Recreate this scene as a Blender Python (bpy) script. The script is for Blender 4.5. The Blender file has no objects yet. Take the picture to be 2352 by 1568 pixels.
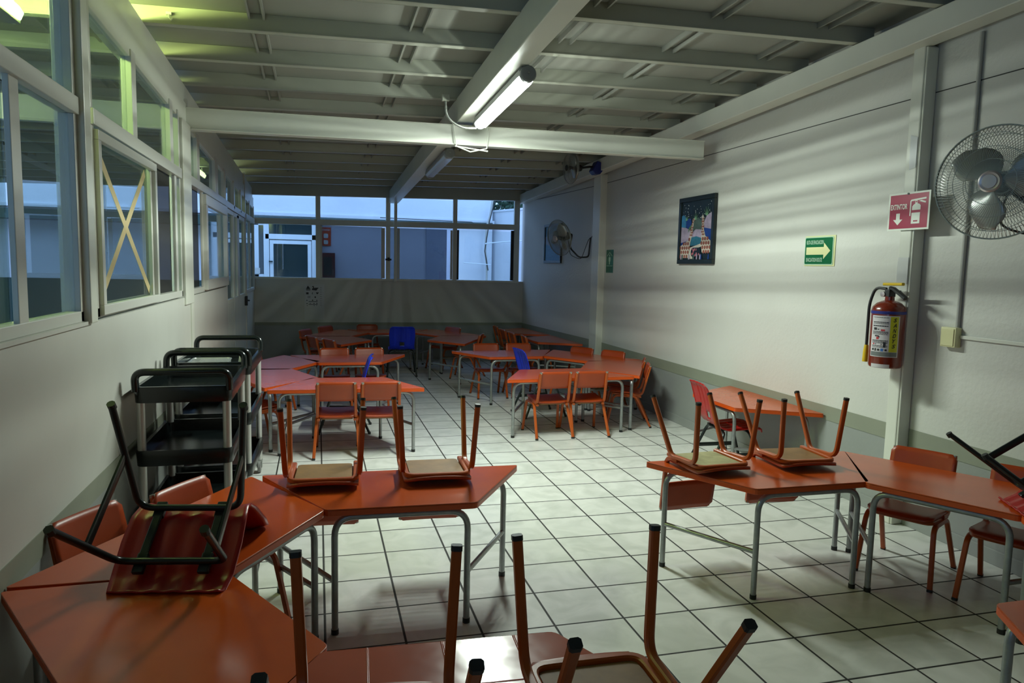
import bpy, bmesh, math, random
from mathutils import Vector, Matrix
random.seed(7)
C = bpy.context.scene.collection
PI = math.pi
R_ = math.radians

# ------------------------------------------------------------------ camera
FPX = 1659.37
cam_d = bpy.data.cameras.new('camera')
cam = bpy.data.objects.new('camera', cam_d)
C.objects.link(cam)
yaw, pit, rol = -0.263639, -0.102712, -0.021976
Mc = (Matrix.Rotation(yaw, 3, 'Z') @ Matrix.Rotation(pit, 3, 'X') @ Matrix.Rotation(rol, 3, 'Y'))
right, fwd, up = Mc.col[0], Mc.col[1], Mc.col[2]
Mw = Matrix((right, up, -fwd)).transposed().to_4x4()
Mw.translation = Vector((-0.0219, -2.9065, 1.5831))
cam.matrix_world = Mw
cam_d.sensor_width = 36.0
cam_d.lens = FPX / 2352 * 36.0
cam_d.clip_start = 0.02
bpy.context.scene.camera = cam

# ------------------------------------------------------------------ world, exposure
sc = bpy.context.scene
sc.view_settings.view_transform = 'Standard'
sc.view_settings.look = 'None'
sc.view_settings.exposure = 0.15
sc.view_settings.gamma = 1.0
sc.view_settings.use_curve_mapping = False
LAMP = 28.0
YLAMP = 190.0
SKY = 2.9
world = bpy.data.worlds.new('world')
sc.world = world
world.use_nodes = True
bg = world.node_tree.nodes['Background']
bg.inputs[0].default_value = (0.36, 0.56, 0.98, 1)
bg.inputs[1].default_value = SKY
try:
    sc.cycles.max_bounces = 8
    sc.cycles.transparent_max_bounces = 16
    sc.cycles.sample_clamp_indirect = 4.0
    sc.cycles.caustics_reflective = False
    sc.cycles.caustics_refractive = False
except Exception:
    pass

# ------------------------------------------------------------------ materials
def mat(name, col, rough=0.5, metal=0.0, bump=0.0, bscale=40.0, var=0.0, vscale=3.0, spec=0.5, coat=0.0, emis=None, estr=0.0):
    m = bpy.data.materials.new(name)
    m.use_nodes = True
    nt = m.node_tree
    b = nt.nodes['Principled BSDF']
    b.inputs['Base Color'].default_value = (*col, 1)
    b.inputs['Roughness'].default_value = rough
    b.inputs['Metallic'].default_value = metal
    b.inputs['Specular IOR Level'].default_value = spec
    b.inputs['Coat Weight'].default_value = coat
    if emis:
        b.inputs['Emission Color'].default_value = (*emis, 1)
        b.inputs['Emission Strength'].default_value = estr
    tc = nt.nodes.new('ShaderNodeTexCoord')
    if var > 0:
        n = nt.nodes.new('ShaderNodeTexNoise')
        n.inputs['Scale'].default_value = vscale
        n.inputs['Detail'].default_value = 6
        nt.links.new(tc.outputs['Object'], n.inputs['Vector'])
        mr = nt.nodes.new('ShaderNodeMapRange')
        mr.inputs[1].default_value = 0.3
        mr.inputs[2].default_value = 0.7
        mr.inputs[3].default_value = 1 - var
        mr.inputs[4].default_value = 1 + var
        nt.links.new(n.outputs[0], mr.inputs[0])
        mx = nt.nodes.new('ShaderNodeVectorMath')
        mx.operation = 'SCALE'
        mx.inputs[0].default_value = col
        nt.links.new(mr.outputs[0], mx.inputs['Scale'])
        nt.links.new(mx.outputs[0], b.inputs['Base Color'])
    if bump > 0:
        n2 = nt.nodes.new('ShaderNodeTexNoise')
        n2.inputs['Scale'].default_value = bscale
        n2.inputs['Detail'].default_value = 5
        nt.links.new(tc.outputs['Object'], n2.inputs['Vector'])
        bp = nt.nodes.new('ShaderNodeBump')
        bp.inputs['Strength'].default_value = bump
        bp.inputs['Distance'].default_value = 0.01
        nt.links.new(n2.outputs[0], bp.inputs['Height'])
        nt.links.new(bp.outputs[0], b.inputs['Normal'])
    return m

def glass_mat(name, tint=(0.8, 0.9, 0.88), refl=0.06, rough=0.0, dirt=0.0):
    m = bpy.data.materials.new(name)
    m.use_nodes = True
    nt = m.node_tree
    nt.nodes.clear()
    out = nt.nodes.new('ShaderNodeOutputMaterial')
    tr = nt.nodes.new('ShaderNodeBsdfTransparent')
    tr.inputs[0].default_value = (*tint, 1)
    gl = nt.nodes.new('ShaderNodeBsdfGlossy')
    gl.inputs['Roughness'].default_value = rough
    geo = nt.nodes.new('ShaderNodeNewGeometry')
    dot = nt.nodes.new('ShaderNodeVectorMath')
    dot.operation = 'DOT_PRODUCT'
    nt.links.new(geo.outputs['Normal'], dot.inputs[0])
    nt.links.new(geo.outputs['Incoming'], dot.inputs[1])
    def mth(op, a, b_=None):
        n = nt.nodes.new('ShaderNodeMath')
        n.operation = op
        for i_, q_ in ((0, a), (1, b_)):
            if q_ is None:
                continue
            if isinstance(q_, (int, float)):
                n.inputs[i_].default_value = q_
            else:
                nt.links.new(q_, n.inputs[i_])
        return n.outputs[0]
    ab = mth('ABSOLUTE', dot.outputs['Value'])
    p5 = mth('POWER', mth('SUBTRACT', 1.0, ab), 5.0)
    fr_out = mth('ADD', mth('MULTIPLY', p5, 0.96), 0.04)
    mx = nt.nodes.new('ShaderNodeMixShader')
    nt.links.new(fr_out, mx.inputs[0])
    nt.links.new(tr.outputs[0], mx.inputs[1])
    nt.links.new(gl.outputs[0], mx.inputs[2])
    last = mx
    if dirt > 0:
        df = nt.nodes.new('ShaderNodeBsdfDiffuse')
        df.inputs[0].default_value = (0.5, 0.48, 0.44, 1)
        m2 = nt.nodes.new('ShaderNodeMixShader')
        m2.inputs[0].default_value = dirt
        nt.links.new(mx.outputs[0], m2.inputs[1])
        nt.links.new(df.outputs[0], m2.inputs[2])
        last = m2
    nt.links.new(last.outputs[0], out.inputs[0])
    return m

def floor_mat():
    m = bpy.data.materials.new('ceramic_tile')
    m.use_nodes = True
    nt = m.node_tree
    b = nt.nodes['Principled BSDF']
    tc = nt.nodes.new('ShaderNodeTexCoord')
    sep = nt.nodes.new('ShaderNodeSeparateXYZ')
    nt.links.new(tc.outputs['Object'], sep.inputs[0])
    def math_(op, a, bb=None, v=None):
        n = nt.nodes.new('ShaderNodeMath')
        n.operation = op
        if hasattr(a, 'links') or hasattr(a, 'is_linked'):
            nt.links.new(a, n.inputs[0])
        else:
            n.inputs[0].default_value = a
        if bb is not None:
            if hasattr(bb, 'is_linked'):
                nt.links.new(bb, n.inputs[1])
            else:
                n.inputs[1].default_value = bb
        return n.outputs[0]
    T = 0.33
    ux = math_('DIVIDE', sep.outputs[0], T)
    uy = math_('DIVIDE', sep.outputs[1], T)
    fx = math_('FRACT', ux)
    fy = math_('FRACT', uy)
    ex = math_('MINIMUM', fx, math_('SUBTRACT', 1.0, fx))
    ey = math_('MINIMUM', fy, math_('SUBTRACT', 1.0, fy))
    e = math_('MINIMUM', ex, ey)
    mr = nt.nodes.new('ShaderNodeMapRange')
    mr.interpolation_type = 'SMOOTHSTEP'
    mr.inputs[1].default_value = 0.012
    mr.inputs[2].default_value = 0.020
    nt.links.new(e, mr.inputs[0])
    # per tile variation
    cx = math_('FLOOR', ux)
    cy = math_('FLOOR', uy)
    comb = nt.nodes.new('ShaderNodeCombineXYZ')
    nt.links.new(cx, comb.inputs[0])
    nt.links.new(cy, comb.inputs[1])
    wn = nt.nodes.new('ShaderNodeTexWhiteNoise')
    nt.links.new(comb.outputs[0], wn.inputs[0])
    off = nt.nodes.new('ShaderNodeVectorMath')
    off.operation = 'MULTIPLY_ADD'
    nt.links.new(wn.outputs['Color'], off.inputs[0])
    off.inputs[1].default_value = (20, 20, 20)
    nt.links.new(tc.outputs['Object'], off.inputs[2])
    no = nt.nodes.new('ShaderNodeTexNoise')
    no.inputs['Scale'].default_value = 5.0
    no.inputs['Detail'].default_value = 8
    no.inputs['Distortion'].default_value = 1.2
    nt.links.new(off.outputs[0], no.inputs['Vector'])
    cr = nt.nodes.new('ShaderNodeValToRGB')
    cr.color_ramp.elements[0].position = 0.32
    cr.color_ramp.elements[0].color = (0.55, 0.56, 0.52, 1)
    cr.color_ramp.elements[1].position = 0.62
    cr.color_ramp.elements[1].color = (0.70, 0.70, 0.665, 1)
    nt.links.new(no.outputs[0], cr.inputs[0])
    mix = nt.nodes.new('ShaderNodeMix')
    mix.data_type = 'RGBA'
    mix.inputs[6].default_value = (0.02, 0.02, 0.018, 1)
    nt.links.new(mr.outputs[0], mix.inputs[0])
    nt.links.new(cr.outputs[0], mix.inputs[7])
    nt.links.new(mix.outputs[2], b.inputs['Base Color'])
    rr = nt.nodes.new('ShaderNodeMapRange')
    rr.inputs[3].default_value = 0.75
    rr.inputs[4].default_value = 0.34
    nt.links.new(mr.outputs[0], rr.inputs[0])
    nt.links.new(rr.outputs[0], b.inputs['Roughness'])
    n2 = nt.nodes.new('ShaderNodeTexNoise')
    n2.inputs['Scale'].default_value = 9
    nt.links.new(tc.outputs['Object'], n2.inputs['Vector'])
    hh = math_('ADD', mr.outputs[0], math_('MULTIPLY', n2.outputs[0], 0.25))
    bp = nt.nodes.new('ShaderNodeBump')
    bp.inputs['Strength'].default_value = 0.35
    bp.inputs['Distance'].default_value = 0.004
    nt.links.new(hh, bp.inputs['Height'])
    nt.links.new(bp.outputs[0], b.inputs['Normal'])
    return m

def vinyl_mat():
    m = mat('creased_vinyl', (0.40, 0.075, 0.04), 0.16, bump=0.0, var=0.08, vscale=4)
    nt = m.node_tree
    b = nt.nodes['Principled BSDF']
    tc = [n for n in nt.nodes if n.type == 'TEX_COORD'][0]
    br = nt.nodes.new('ShaderNodeTexBrick')
    br.offset = 0
    br.inputs['Scale'].default_value = 1.0
    br.inputs['Mortar Size'].default_value = 0.004
    br.inputs['Mortar Smooth'].default_value = 1.0
    br.inputs['Brick Width'].default_value = 0.2
    br.inputs['Row Height'].default_value = 0.22
    nt.links.new(tc.outputs['Object'], br.inputs[0])
    no = nt.nodes.new('ShaderNodeTexNoise')
    no.inputs['Scale'].default_value = 7
    nt.links.new(tc.outputs['Object'], no.inputs['Vector'])
    ad = nt.nodes.new('ShaderNodeMath')
    ad.operation = 'MULTIPLY_ADD'
    ad.inputs[1].default_value = 0.9
    nt.links.new(br.outputs['Fac'], ad.inputs[0])
    nt.links.new(no.outputs[0], ad.inputs[2])
    bp = nt.nodes.new('ShaderNodeBump')
    bp.inputs['Strength'].default_value = 0.5
    bp.inputs['Distance'].default_value = 0.004
    nt.links.new(ad.outputs[0], bp.inputs['Height'])
    nt.links.new(bp.outputs[0], b.inputs['Normal'])
    return m

M = {}
M['wall'] = mat('wall_paint', (0.57, 0.57, 0.52), 0.55, bump=0.25, bscale=35, var=0.03, vscale=1.5)
M['wall_smooth'] = mat('wall_paint_smooth', (0.54, 0.54, 0.49), 0.45, bump=0.06, bscale=12, var=0.03)
M['dado'] = mat('dado_paint', (0.27, 0.285, 0.27), 0.5, bump=0.1, bscale=30, var=0.04)
M['stripe'] = mat('dado_border_paint', (0.24, 0.255, 0.195), 0.5, bump=0.05, bscale=30, var=0.04)
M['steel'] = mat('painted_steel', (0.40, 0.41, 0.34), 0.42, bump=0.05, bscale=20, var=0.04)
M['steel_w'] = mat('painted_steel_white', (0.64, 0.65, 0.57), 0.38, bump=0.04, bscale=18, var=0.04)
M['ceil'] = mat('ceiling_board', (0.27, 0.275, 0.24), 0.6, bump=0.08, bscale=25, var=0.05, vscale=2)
M['alu'] = mat('window_aluminium', (0.55, 0.55, 0.50), 0.35, bump=0.03, bscale=20)
M['dark_gap'] = mat('seam_shadow_gap', (0.05, 0.05, 0.045), 0.8)
M['glass'] = glass_mat('window_glass', (0.70, 0.77, 0.74), dirt=0.03)
M['glass_c'] = glass_mat('clear_glass', (0.90, 0.95, 0.95))
M['screen'] = glass_mat('insect_screen', (0.42, 0.45, 0.48), dirt=0.06)
def screen_mat(name, col, opa):
    m = bpy.data.materials.new(name)
    m.use_nodes = True
    nt = m.node_tree
    nt.nodes.clear()
    out = nt.nodes.new('ShaderNodeOutputMaterial')
    tr = nt.nodes.new('ShaderNodeBsdfTransparent')
    df = nt.nodes.new('ShaderNodeBsdfDiffuse')
    df.inputs[0].default_value = (*col, 1)
    mx = nt.nodes.new('ShaderNodeMixShader')
    mx.inputs[0].default_value = opa
    nt.links.new(tr.outputs[0], mx.inputs[1])
    nt.links.new(df.outputs[0], mx.inputs[2])
    nt.links.new(mx.outputs[0], out.inputs[0])
    return m
M['screen_dark'] = screen_mat('dark_insect_screen', (0.05, 0.048, 0.045), 0.72)
M['floor'] = floor_mat()
M['lam'] = mat('orange_laminate', (0.46, 0.068, 0.009), 0.22, bump=0.05, bscale=16, var=0.07, vscale=5)
M['lam_edge'] = mat('orange_edge_band', (0.58, 0.075, 0.006), 0.35)
M['vinyl'] = vinyl_mat()
M['tube'] = mat('galvanised_tube', (0.34, 0.36, 0.36), 0.38, metal=0.65, bump=0.05, bscale=60, var=0.12, vscale=30)
M['rubber'] = mat('black_rubber', (0.012, 0.013, 0.013), 0.5)
M['chair'] = mat('orange_chair_paint', (0.40, 0.072, 0.006), 0.36, bump=0.04, bscale=30, var=0.08, vscale=9)
M['seat'] = mat('orange_plywood_paint', (0.33, 0.044, 0.006), 0.36, bump=0.04, bscale=20, var=0.08, vscale=7)
M['ply'] = mat('bare_plywood', (0.23, 0.115, 0.035), 0.55, bump=0.1, bscale=25, var=0.22, vscale=12)
M['red_pl'] = mat('red_plastic', (0.34, 0.007, 0.005), 0.33, bump=0.03, bscale=90)
M['blue_pl'] = mat('blue_plastic', (0.003, 0.022, 0.55), 0.32, bump=0.03, bscale=90)
M['black_m'] = mat('black_tube_paint', (0.008, 0.014, 0.014), 0.28)
M['black_pl'] = mat('black_cart_plastic', (0.006, 0.009, 0.009), 0.22, bump=0.03, bscale=40)
M['black_mat'] = mat('black_matte_plastic', (0.012, 0.014, 0.014), 0.5)
M['post'] = mat('brushed_aluminium', (0.52, 0.52, 0.50), 0.4, metal=0.55)
M['grey_pl'] = mat('grey_caster', (0.25, 0.25, 0.24), 0.5)
M['chrome'] = mat('chrome_wire', (0.36, 0.38, 0.35), 0.32, metal=0.7)
M['blade'] = mat('fan_blade_metal', (0.38, 0.40, 0.38), 0.32, metal=0.55)
M['navy'] = mat('blue_motor_plastic', (0.008, 0.016, 0.14), 0.4)
M['ext_red'] = mat('extinguisher_red', (0.17, 0.018, 0.006), 0.22, coat=0.4)
M['yellow'] = mat('yellow_plastic', (0.62, 0.42, 0.01), 0.4)
M['lab_y'] = mat('label_yellow', (0.60, 0.60, 0.02), 0.4)
M['lab_w'] = mat('label_white', (0.62, 0.60, 0.60), 0.4)
M['lab_g'] = mat('label_grey', (0.16, 0.18, 0.17), 0.4)
M['ink'] = mat('black_ink', (0.02, 0.02, 0.022), 0.5)
M['ink_r'] = mat('red_ink', (0.5, 0.03, 0.04), 0.5)
M['ink_b'] = mat('blue_ink', (0.05, 0.16, 0.45), 0.5)
M['gauge'] = mat('gauge_metal', (0.55, 0.5, 0.5), 0.3, metal=0.6)
M['bluetape'] = mat('blue_band', (0.02, 0.03, 0.22), 0.4)
M['magenta'] = mat('sign_crimson', (0.30, 0.007, 0.042), 0.35)
M['sign_w'] = mat('sign_white', (0.66, 0.70, 0.62), 0.4)
M['sign_g'] = mat('sign_green', (0.0, 0.11, 0.035), 0.35)
M['sign_g2'] = mat('sign_teal_green', (0.01, 0.14, 0.075), 0.35)
M['glow_paper'] = mat('pale_yellow_sign', (0.66, 0.66, 0.34), 0.45)
M['mint'] = mat('pale_green_print', (0.40, 0.58, 0.42), 0.45)
M['frame_k'] = mat('black_picture_frame', (0.012, 0.018, 0.018), 0.3)
M['night'] = mat('night_sky_paint', (0.006, 0.014, 0.018), 0.4)
M['paper'] = mat('white_paper', (0.58, 0.59, 0.57), 0.6)
M['tape'] = mat('masking_tape', (0.50, 0.40, 0.20), 0.6)
M['cleartape'] = mat('glossy_clear_tape', (0.70, 0.72, 0.72), 0.08)
M['switch'] = mat('cream_plastic', (0.66, 0.64, 0.36), 0.4)
M['conduit'] = mat('conduit_paint', (0.42, 0.42, 0.38), 0.45)
M['ext_wall'] = mat('courtyard_wall_paint', (0.62, 0.66, 0.70), 0.7, bump=0.35, bscale=9, var=0.06, vscale=1.2)
M['ext_wall2'] = mat('courtyard_wall_grey', (0.36, 0.42, 0.50), 0.7, bump=0.3, bscale=9, var=0.05, vscale=2)
M['ext_dark'] = mat('courtyard_dark_green', (0.03, 0.07, 0.06), 0.6)
M['pipe_dark'] = mat('dark_pipe', (0.01, 0.035, 0.035), 0.4)
M['white_alu'] = mat('white_door_frame', (0.70, 0.76, 0.80), 0.4)
M['dark_glass'] = mat('dark_door_glass', (0.012, 0.03, 0.035), 0.12)
M['cab_red'] = mat('dark_red_cabinet', (0.10, 0.015, 0.02), 0.35)
M['orange_s'] = mat('orange_red_sign', (0.62, 0.07, 0.02), 0.4)
M['leaf'] = mat('foliage', (0.02, 0.06, 0.03), 0.6)
M['concrete'] = mat('courtyard_concrete', (0.20, 0.20, 0.19), 0.8, bump=0.2, var=0.1)
M['lens'] = mat('lit_diffuser', (0.9, 0.9, 0.9), 0.3, emis=(0.90, 1.0, 0.92), estr=LAMP)
M['lens_y'] = mat('lit_corridor_diffuser', (0.9, 0.9, 0.7), 0.3, emis=(0.80, 1.0, 0.30), estr=YLAMP)
M['lens_y2'] = mat('dim_corridor_diffuser', (0.9, 0.9, 0.7), 0.3, emis=(0.85, 1.0, 0.5), estr=9.0)
M['lens_off'] = mat('unlit_diffuser', (0.45, 0.50, 0.52), 0.15)
M['lamp_body'] = mat('grey_lamp_body', (0.20, 0.21, 0.21), 0.4)
M['flex'] = mat('flexible_conduit', (0.34, 0.35, 0.32), 0.4, metal=0.3)
M['foil'] = mat('crumpled_foil', (0.50, 0.54, 0.50), 0.25, metal=0.6, bump=0.6, bscale=25)
M['cloth_w'] = mat('white_plastic_bag', (0.55, 0.58, 0.52), 0.4, bump=0.5, bscale=30)
M['greenish'] = mat('green_packaging', (0.12, 0.20, 0.07), 0.35, bump=0.4, bscale=30)
for k, c in dict(p_blue=(0.01, 0.04, 0.20), p_teal=(0.03, 0.16, 0.24), p_green=(0.08, 0.22, 0.08), p_mint=(0.18, 0.38, 0.20), p_lilac=(0.36, 0.30, 0.40),
                 p_brown=(0.24, 0.075, 0.05), p_cream=(0.50, 0.46, 0.38), p_grey=(0.07, 0.11, 0.09), p_white=(0.6, 0.6, 0.58),
                 p_sky=(0.04, 0.20, 0.38), p_skyl=(0.22, 0.26, 0.36), p_pink=(0.4, 0.12, 0.14)).items():
    M[k] = mat(k.replace('p_', 'poster_'), c, 0.45, var=0.15, vscale=25)

# ------------------------------------------------------------------ mesh builder
class MB:
    def __init__(self):
        self.bm = bmesh.new()
        self.mi = 0

    def _face(self, vs):
        try:
            f = self.bm.faces.new(vs)
            f.material_index = self.mi
            return f
        except ValueError:
            return None

    def box(self, c, s, rot=None, fn=None):
        vs = []
        for dx in (-1, 1):
            for dy in (-1, 1):
                for dz in (-1, 1):
                    v = Vector((dx * s[0] / 2, dy * s[1] / 2, dz * s[2] / 2))
                    if rot is not None:
                        v = rot @ v
                    v += Vector(c)
                    if fn:
                        v = Vector(fn(v))
                    vs.append(self.bm.verts.new(v))
        for q in ((0, 1, 3, 2), (4, 6, 7, 5), (0, 4, 5, 1), (2, 3, 7, 6), (0, 2, 6, 4), (1, 5, 7, 3)):
            self._face([vs[i] for i in q])
        return self

    def bb(self, x0, x1, y0, y1, z0, z1, fn=None):
        return self.box(((x0 + x1) / 2, (y0 + y1) / 2, (z0 + z1) / 2), (abs(x1 - x0), abs(y1 - y0), abs(z1 - z0)), fn=fn)

    def prism(self, poly, h0, h1, tf=None):
        """poly in local XY, extruded along local Z between h0 and h1, tf maps to final."""
        tf = tf or (lambda v: v)
        a = [self.bm.verts.new(tf(Vector((p[0], p[1], h0)))) for p in poly]
        b = [self.bm.verts.new(tf(Vector((p[0], p[1], h1)))) for p in poly]
        n = len(poly)
        self._face(a[::-1])
        self._face(b)
        for i in range(n):
            self._face([a[i], a[(i + 1) % n], b[(i + 1) % n], b[i]])
        return self

    def tube(self, pts, r, seg=10, cap=True, closed=False, flat=None, up=None):
        """sweep a circle of radius r (or flat=(rx,ry) rounded section) along pts"""
        pts = [Vector(p) for p in pts]
        n = len(pts)
        rings = []
        prev_n = None
        for i, p in enumerate(pts):
            if closed:
                t = (pts[(i + 1) % n] - pts[i - 1]).normalized()
            elif i == 0:
                t = (pts[1] - pts[0]).normalized()
            elif i == n - 1:
                t = (pts[-1] - pts[-2]).normalized()
            else:
                t = ((pts[i + 1] - p).normalized() + (p - pts[i - 1]).normalized()).normalized()
            if prev_n is None:
                u = Vector(up) if up else (Vector((0, 0, 1)) if abs(t.z) < 0.9 else Vector((1, 0, 0)))
                nn = (u - t * u.dot(t)).normalized()
            else:
                nn = (prev_n - t * prev_n.dot(t)).normalized()
            prev_n = nn
            bn = t.cross(nn)
            rr = r[i] if isinstance(r, (list, tuple)) else r
            ring = []
            for k in range(seg):
                a = 2 * PI * (k + 0.5) / seg
                ca, sa = math.cos(a), math.sin(a)
                if flat:
                    e = 0.55
                    ox = flat[0] * math.copysign(abs(ca) ** e, ca)
                    oy = flat[1] * math.copysign(abs(sa) ** e, sa)
                else:
                    ox, oy = rr * ca, rr * sa
                ring.append(self.bm.verts.new(p + nn * ox + bn * oy))
            rings.append(ring)
        m = n if closed else n - 1
        for i in range(m):
            A, B = rings[i], rings[(i + 1) % n]
            for k in range(seg):
                self._face([A[k], A[(k + 1) % seg], B[(k + 1) % seg], B[k]])
        if cap and not closed:
            self._face(rings[0][::-1])
            self._face(rings[-1])
        return self

    def lathe(self, prof, seg=24, c=(0, 0, 0), rot=None):
        rings = []
        c = Vector(c)
        for (r, z) in prof:
            ring = []
            for k in range(seg):
                a = 2 * PI * k / seg
                v = Vector((r * math.cos(a), r * math.sin(a), z))
                if rot is not None:
                    v = rot @ v
                ring.append(self.bm.verts.new(c + v))
            rings.append(ring)
        for i in range(len(rings) - 1):
            for k in range(seg):
                self._face([rings[i][k], rings[i][(k + 1) % seg], rings[i + 1][(k + 1) % seg], rings[i + 1][k]])
        self._face(rings[0][::-1])
        self._face(rings[-1])
        return self

    def build(self, name, m, parent=None, smooth=False, bevel=0.0, solid=0.0, subsurf=0):
        bmesh.ops.recalc_face_normals(self.bm, faces=self.bm.faces)
        me = bpy.data.meshes.new(name)
        self.bm.to_mesh(me)
        self.bm.free()
        ms = m if isinstance(m, (list, tuple)) else [m]
        for x in ms:
            me.materials.append(x)
        o = bpy.data.objects.new(name, me)
        C.objects.link(o)
        if parent:
            o.parent = parent
        if smooth:
            for p in me.polygons:
                p.use_smooth = True
            try:
                me.set_sharp_from_angle(angle=R_(40))
            except Exception:
                pass
        if solid:
            md = o.modifiers.new('solid', 'SOLIDIFY')
            md.thickness = solid
            md.offset = 0
        if bevel:
            md = o.modifiers.new('bevel', 'BEVEL')
            md.width = bevel
            md.segments = 2
            md.limit_method = 'ANGLE'
            md.angle_limit = R_(40)
        if subsurf:
            md = o.modifiers.new('sub', 'SUBSURF')
            md.levels = md.render_levels = subsurf
        return o


def arc(c, r, a0, a1, n, ax1, ax2):
    c, ax1, ax2 = Vector(c), Vector(ax1), Vector(ax2)
    return [c + ax1 * r * math.cos(a0 + (a1 - a0) * i / n) + ax2 * r * math.sin(a0 + (a1 - a0) * i / n) for i in range(n + 1)]

def fillet(pts, rad, n=5):
    """round the inner corners of a polyline"""
    pts = [Vector(p) for p in pts]
    out = [pts[0]]
    for i in range(1, len(pts) - 1):
        p, a, b = pts[i], pts[i - 1], pts[i + 1]
        da, db = (a - p), (b - p)
        r = min(rad, da.length * 0.49, db.length * 0.49)
        s, e = p + da.normalized() * r, p + db.normalized() * r
        for k in range(n + 1):
            t = k / n
            out.append((1 - t) ** 2 * s + 2 * t * (1 - t) * p + t * t * e)
    out.append(pts[-1])
    return out

def rpoly(x0, x1, y0, y1, r, n=4):
    out = []
    for cx, cy, a in ((x1 - r, y1 - r, 0), (x0 + r, y1 - r, PI / 2), (x0 + r, y0 + r, PI), (x1 - r, y0 + r, 1.5 * PI)):
        for k in range(n + 1):
            t = a + PI / 2 * k / n
            out.append((cx + r * math.cos(t), cy + r * math.sin(t)))
    return out

def thing(name, label, cat, loc=(0, 0, 0), rotz=0, group=None):
    o = bpy.data.objects.new(name, None)
    o.empty_display_size = 0.1
    C.objects.link(o)
    o.location = loc
    o.rotation_euler = (0, 0, rotz)
    o['label'] = label
    o['category'] = cat
    if group:
        o['group'] = group
    return o

def tag(o, label, cat, group=None):
    o['label'] = label
    o['category'] = cat
    if group:
        o['group'] = group
    return o

def struct(o):
    o['kind'] = 'structure'
    return o

def dup(root, loc=None, rotz=0.0, label=None, group=None, matrix=None, name=None):
    def rec(o, parent):
        c = o.copy()
        C.objects.link(c)
        if parent:
            c.parent = parent
        for ch in list(o.children):
            rec(ch, c)
        return c
    r = rec(root, None)
    if name:
        r.name = name
    place(r, loc, rotz, matrix)
    if label:
        r['label'] = label
    if group:
        r['group'] = group
    return r

def place(r, loc=None, rotz=0.0, matrix=None):
    if matrix is not None:
        l, q, s = matrix.decompose()
        r.location = l
        r.rotation_euler = q.to_euler()
    else:
        r.location = loc
        r.rotation_euler = (0, 0, rotz)

# ------------------------------------------------------------------ roof geometry (sloping roof)
SX, SY = 0.024, -0.034
def rf(v):
    return (v[0], v[1], v[2] + SX * v[0] + SY * v[1])

XL, YB, YF = -0.97, 9.16, -4.4     # left wall face, back wall, wall behind the camera
XR = 3.59

# floor
f = MB().bb(-9.0, 6.2, -5.0, 12.5, -0.12, 0.0).build('floor', M['floor'])
struct(f)

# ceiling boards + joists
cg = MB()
cg.bb(-4.9, 3.72, -4.6, 9.3, 3.15, 3.20, fn=rf)  # corridor side extended outward to cut sky light on the window frames
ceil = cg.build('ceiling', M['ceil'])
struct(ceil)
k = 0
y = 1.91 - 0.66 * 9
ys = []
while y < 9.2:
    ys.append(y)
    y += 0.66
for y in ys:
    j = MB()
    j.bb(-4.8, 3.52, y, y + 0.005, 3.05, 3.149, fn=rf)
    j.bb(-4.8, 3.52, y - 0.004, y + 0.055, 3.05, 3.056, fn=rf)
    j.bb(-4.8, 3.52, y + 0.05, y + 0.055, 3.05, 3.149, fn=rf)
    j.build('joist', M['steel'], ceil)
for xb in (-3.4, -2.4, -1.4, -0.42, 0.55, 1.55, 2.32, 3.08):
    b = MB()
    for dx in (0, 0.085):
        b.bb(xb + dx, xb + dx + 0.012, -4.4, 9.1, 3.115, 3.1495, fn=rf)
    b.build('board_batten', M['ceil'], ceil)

# beams
struct(MB().bb(-1.06, 3.415, 3.20, 3.27, 2.638, 2.80, fn=lambda v: (v[0], v[1], v[2] + 0.008 * v[0] - 0.055)).bb(-1.06, 3.415, 3.185, 3.285, 2.635, 2.643, fn=lambda v: (v[0], v[1], v[2] + 0.008 * v[0] - 0.055)).bb(-1.06, 3.415, 3.185, 3.285, 2.793, 2.80, fn=lambda v: (v[0], v[1], v[2] + 0.008 * v[0] - 0.055)).build('trim_1', M['steel_w'], bevel=0.003))
struct(MB().bb(1.11, 1.26, -4.4, 9.2, 2.86, 3.06, fn=rf).build('trim_2', M['steel_w'], bevel=0.006))
struct(MB().bb(-1.10, -1.0, -4.4, 9.2, 2.90, 3.05, fn=rf).bb(-1.06, -0.985, -4.4, 9.2, 2.73, 2.90, fn=rf).build('trim_3', M['steel_w'], bevel=0.004))
def rail_r(v):
    x = v[0]
    if v[1] > 8:
        x -= 0.14
    return rf((x, v[1], v[2]))
struct(MB().bb(3.45, 3.60, -4.4, 9.2, 2.895, 3.045, fn=rail_r).build('trim_4', M['steel_w'], bevel=0.006))
# upper wall closing strip between rail and ceiling on the right
# columns
struct(MB().bb(3.50, 3.588, 0.79, 0.88, 0, 2.96).bb(3.505, 3.588, 0.775, 0.79, 0, 2.95).build('trim_5', M['steel_w'], bevel=0.008))
struct(MB().bb(3.50, 3.60, 5.93, 6.18, 0, 2.80).build('trim_6', M['steel_w'], bevel=0.008))
# left columns
struct(MB().bb(-1.06, -0.945, 0.50, 0.59, 1.305, 2.99).build('trim_7', M['steel_w'], bevel=0.006))
struct(MB().bb(-1.06, -0.955, 2.86, 3.20, 1.25, 2.60).build('trim_8', M['steel_w'], bevel=0.006))
struct(MB().bb(-0.975, -0.958, 3.10, 3.20, 0.0, 1.25).build('trim_9', M['steel_w'], bevel=0.003))

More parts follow.
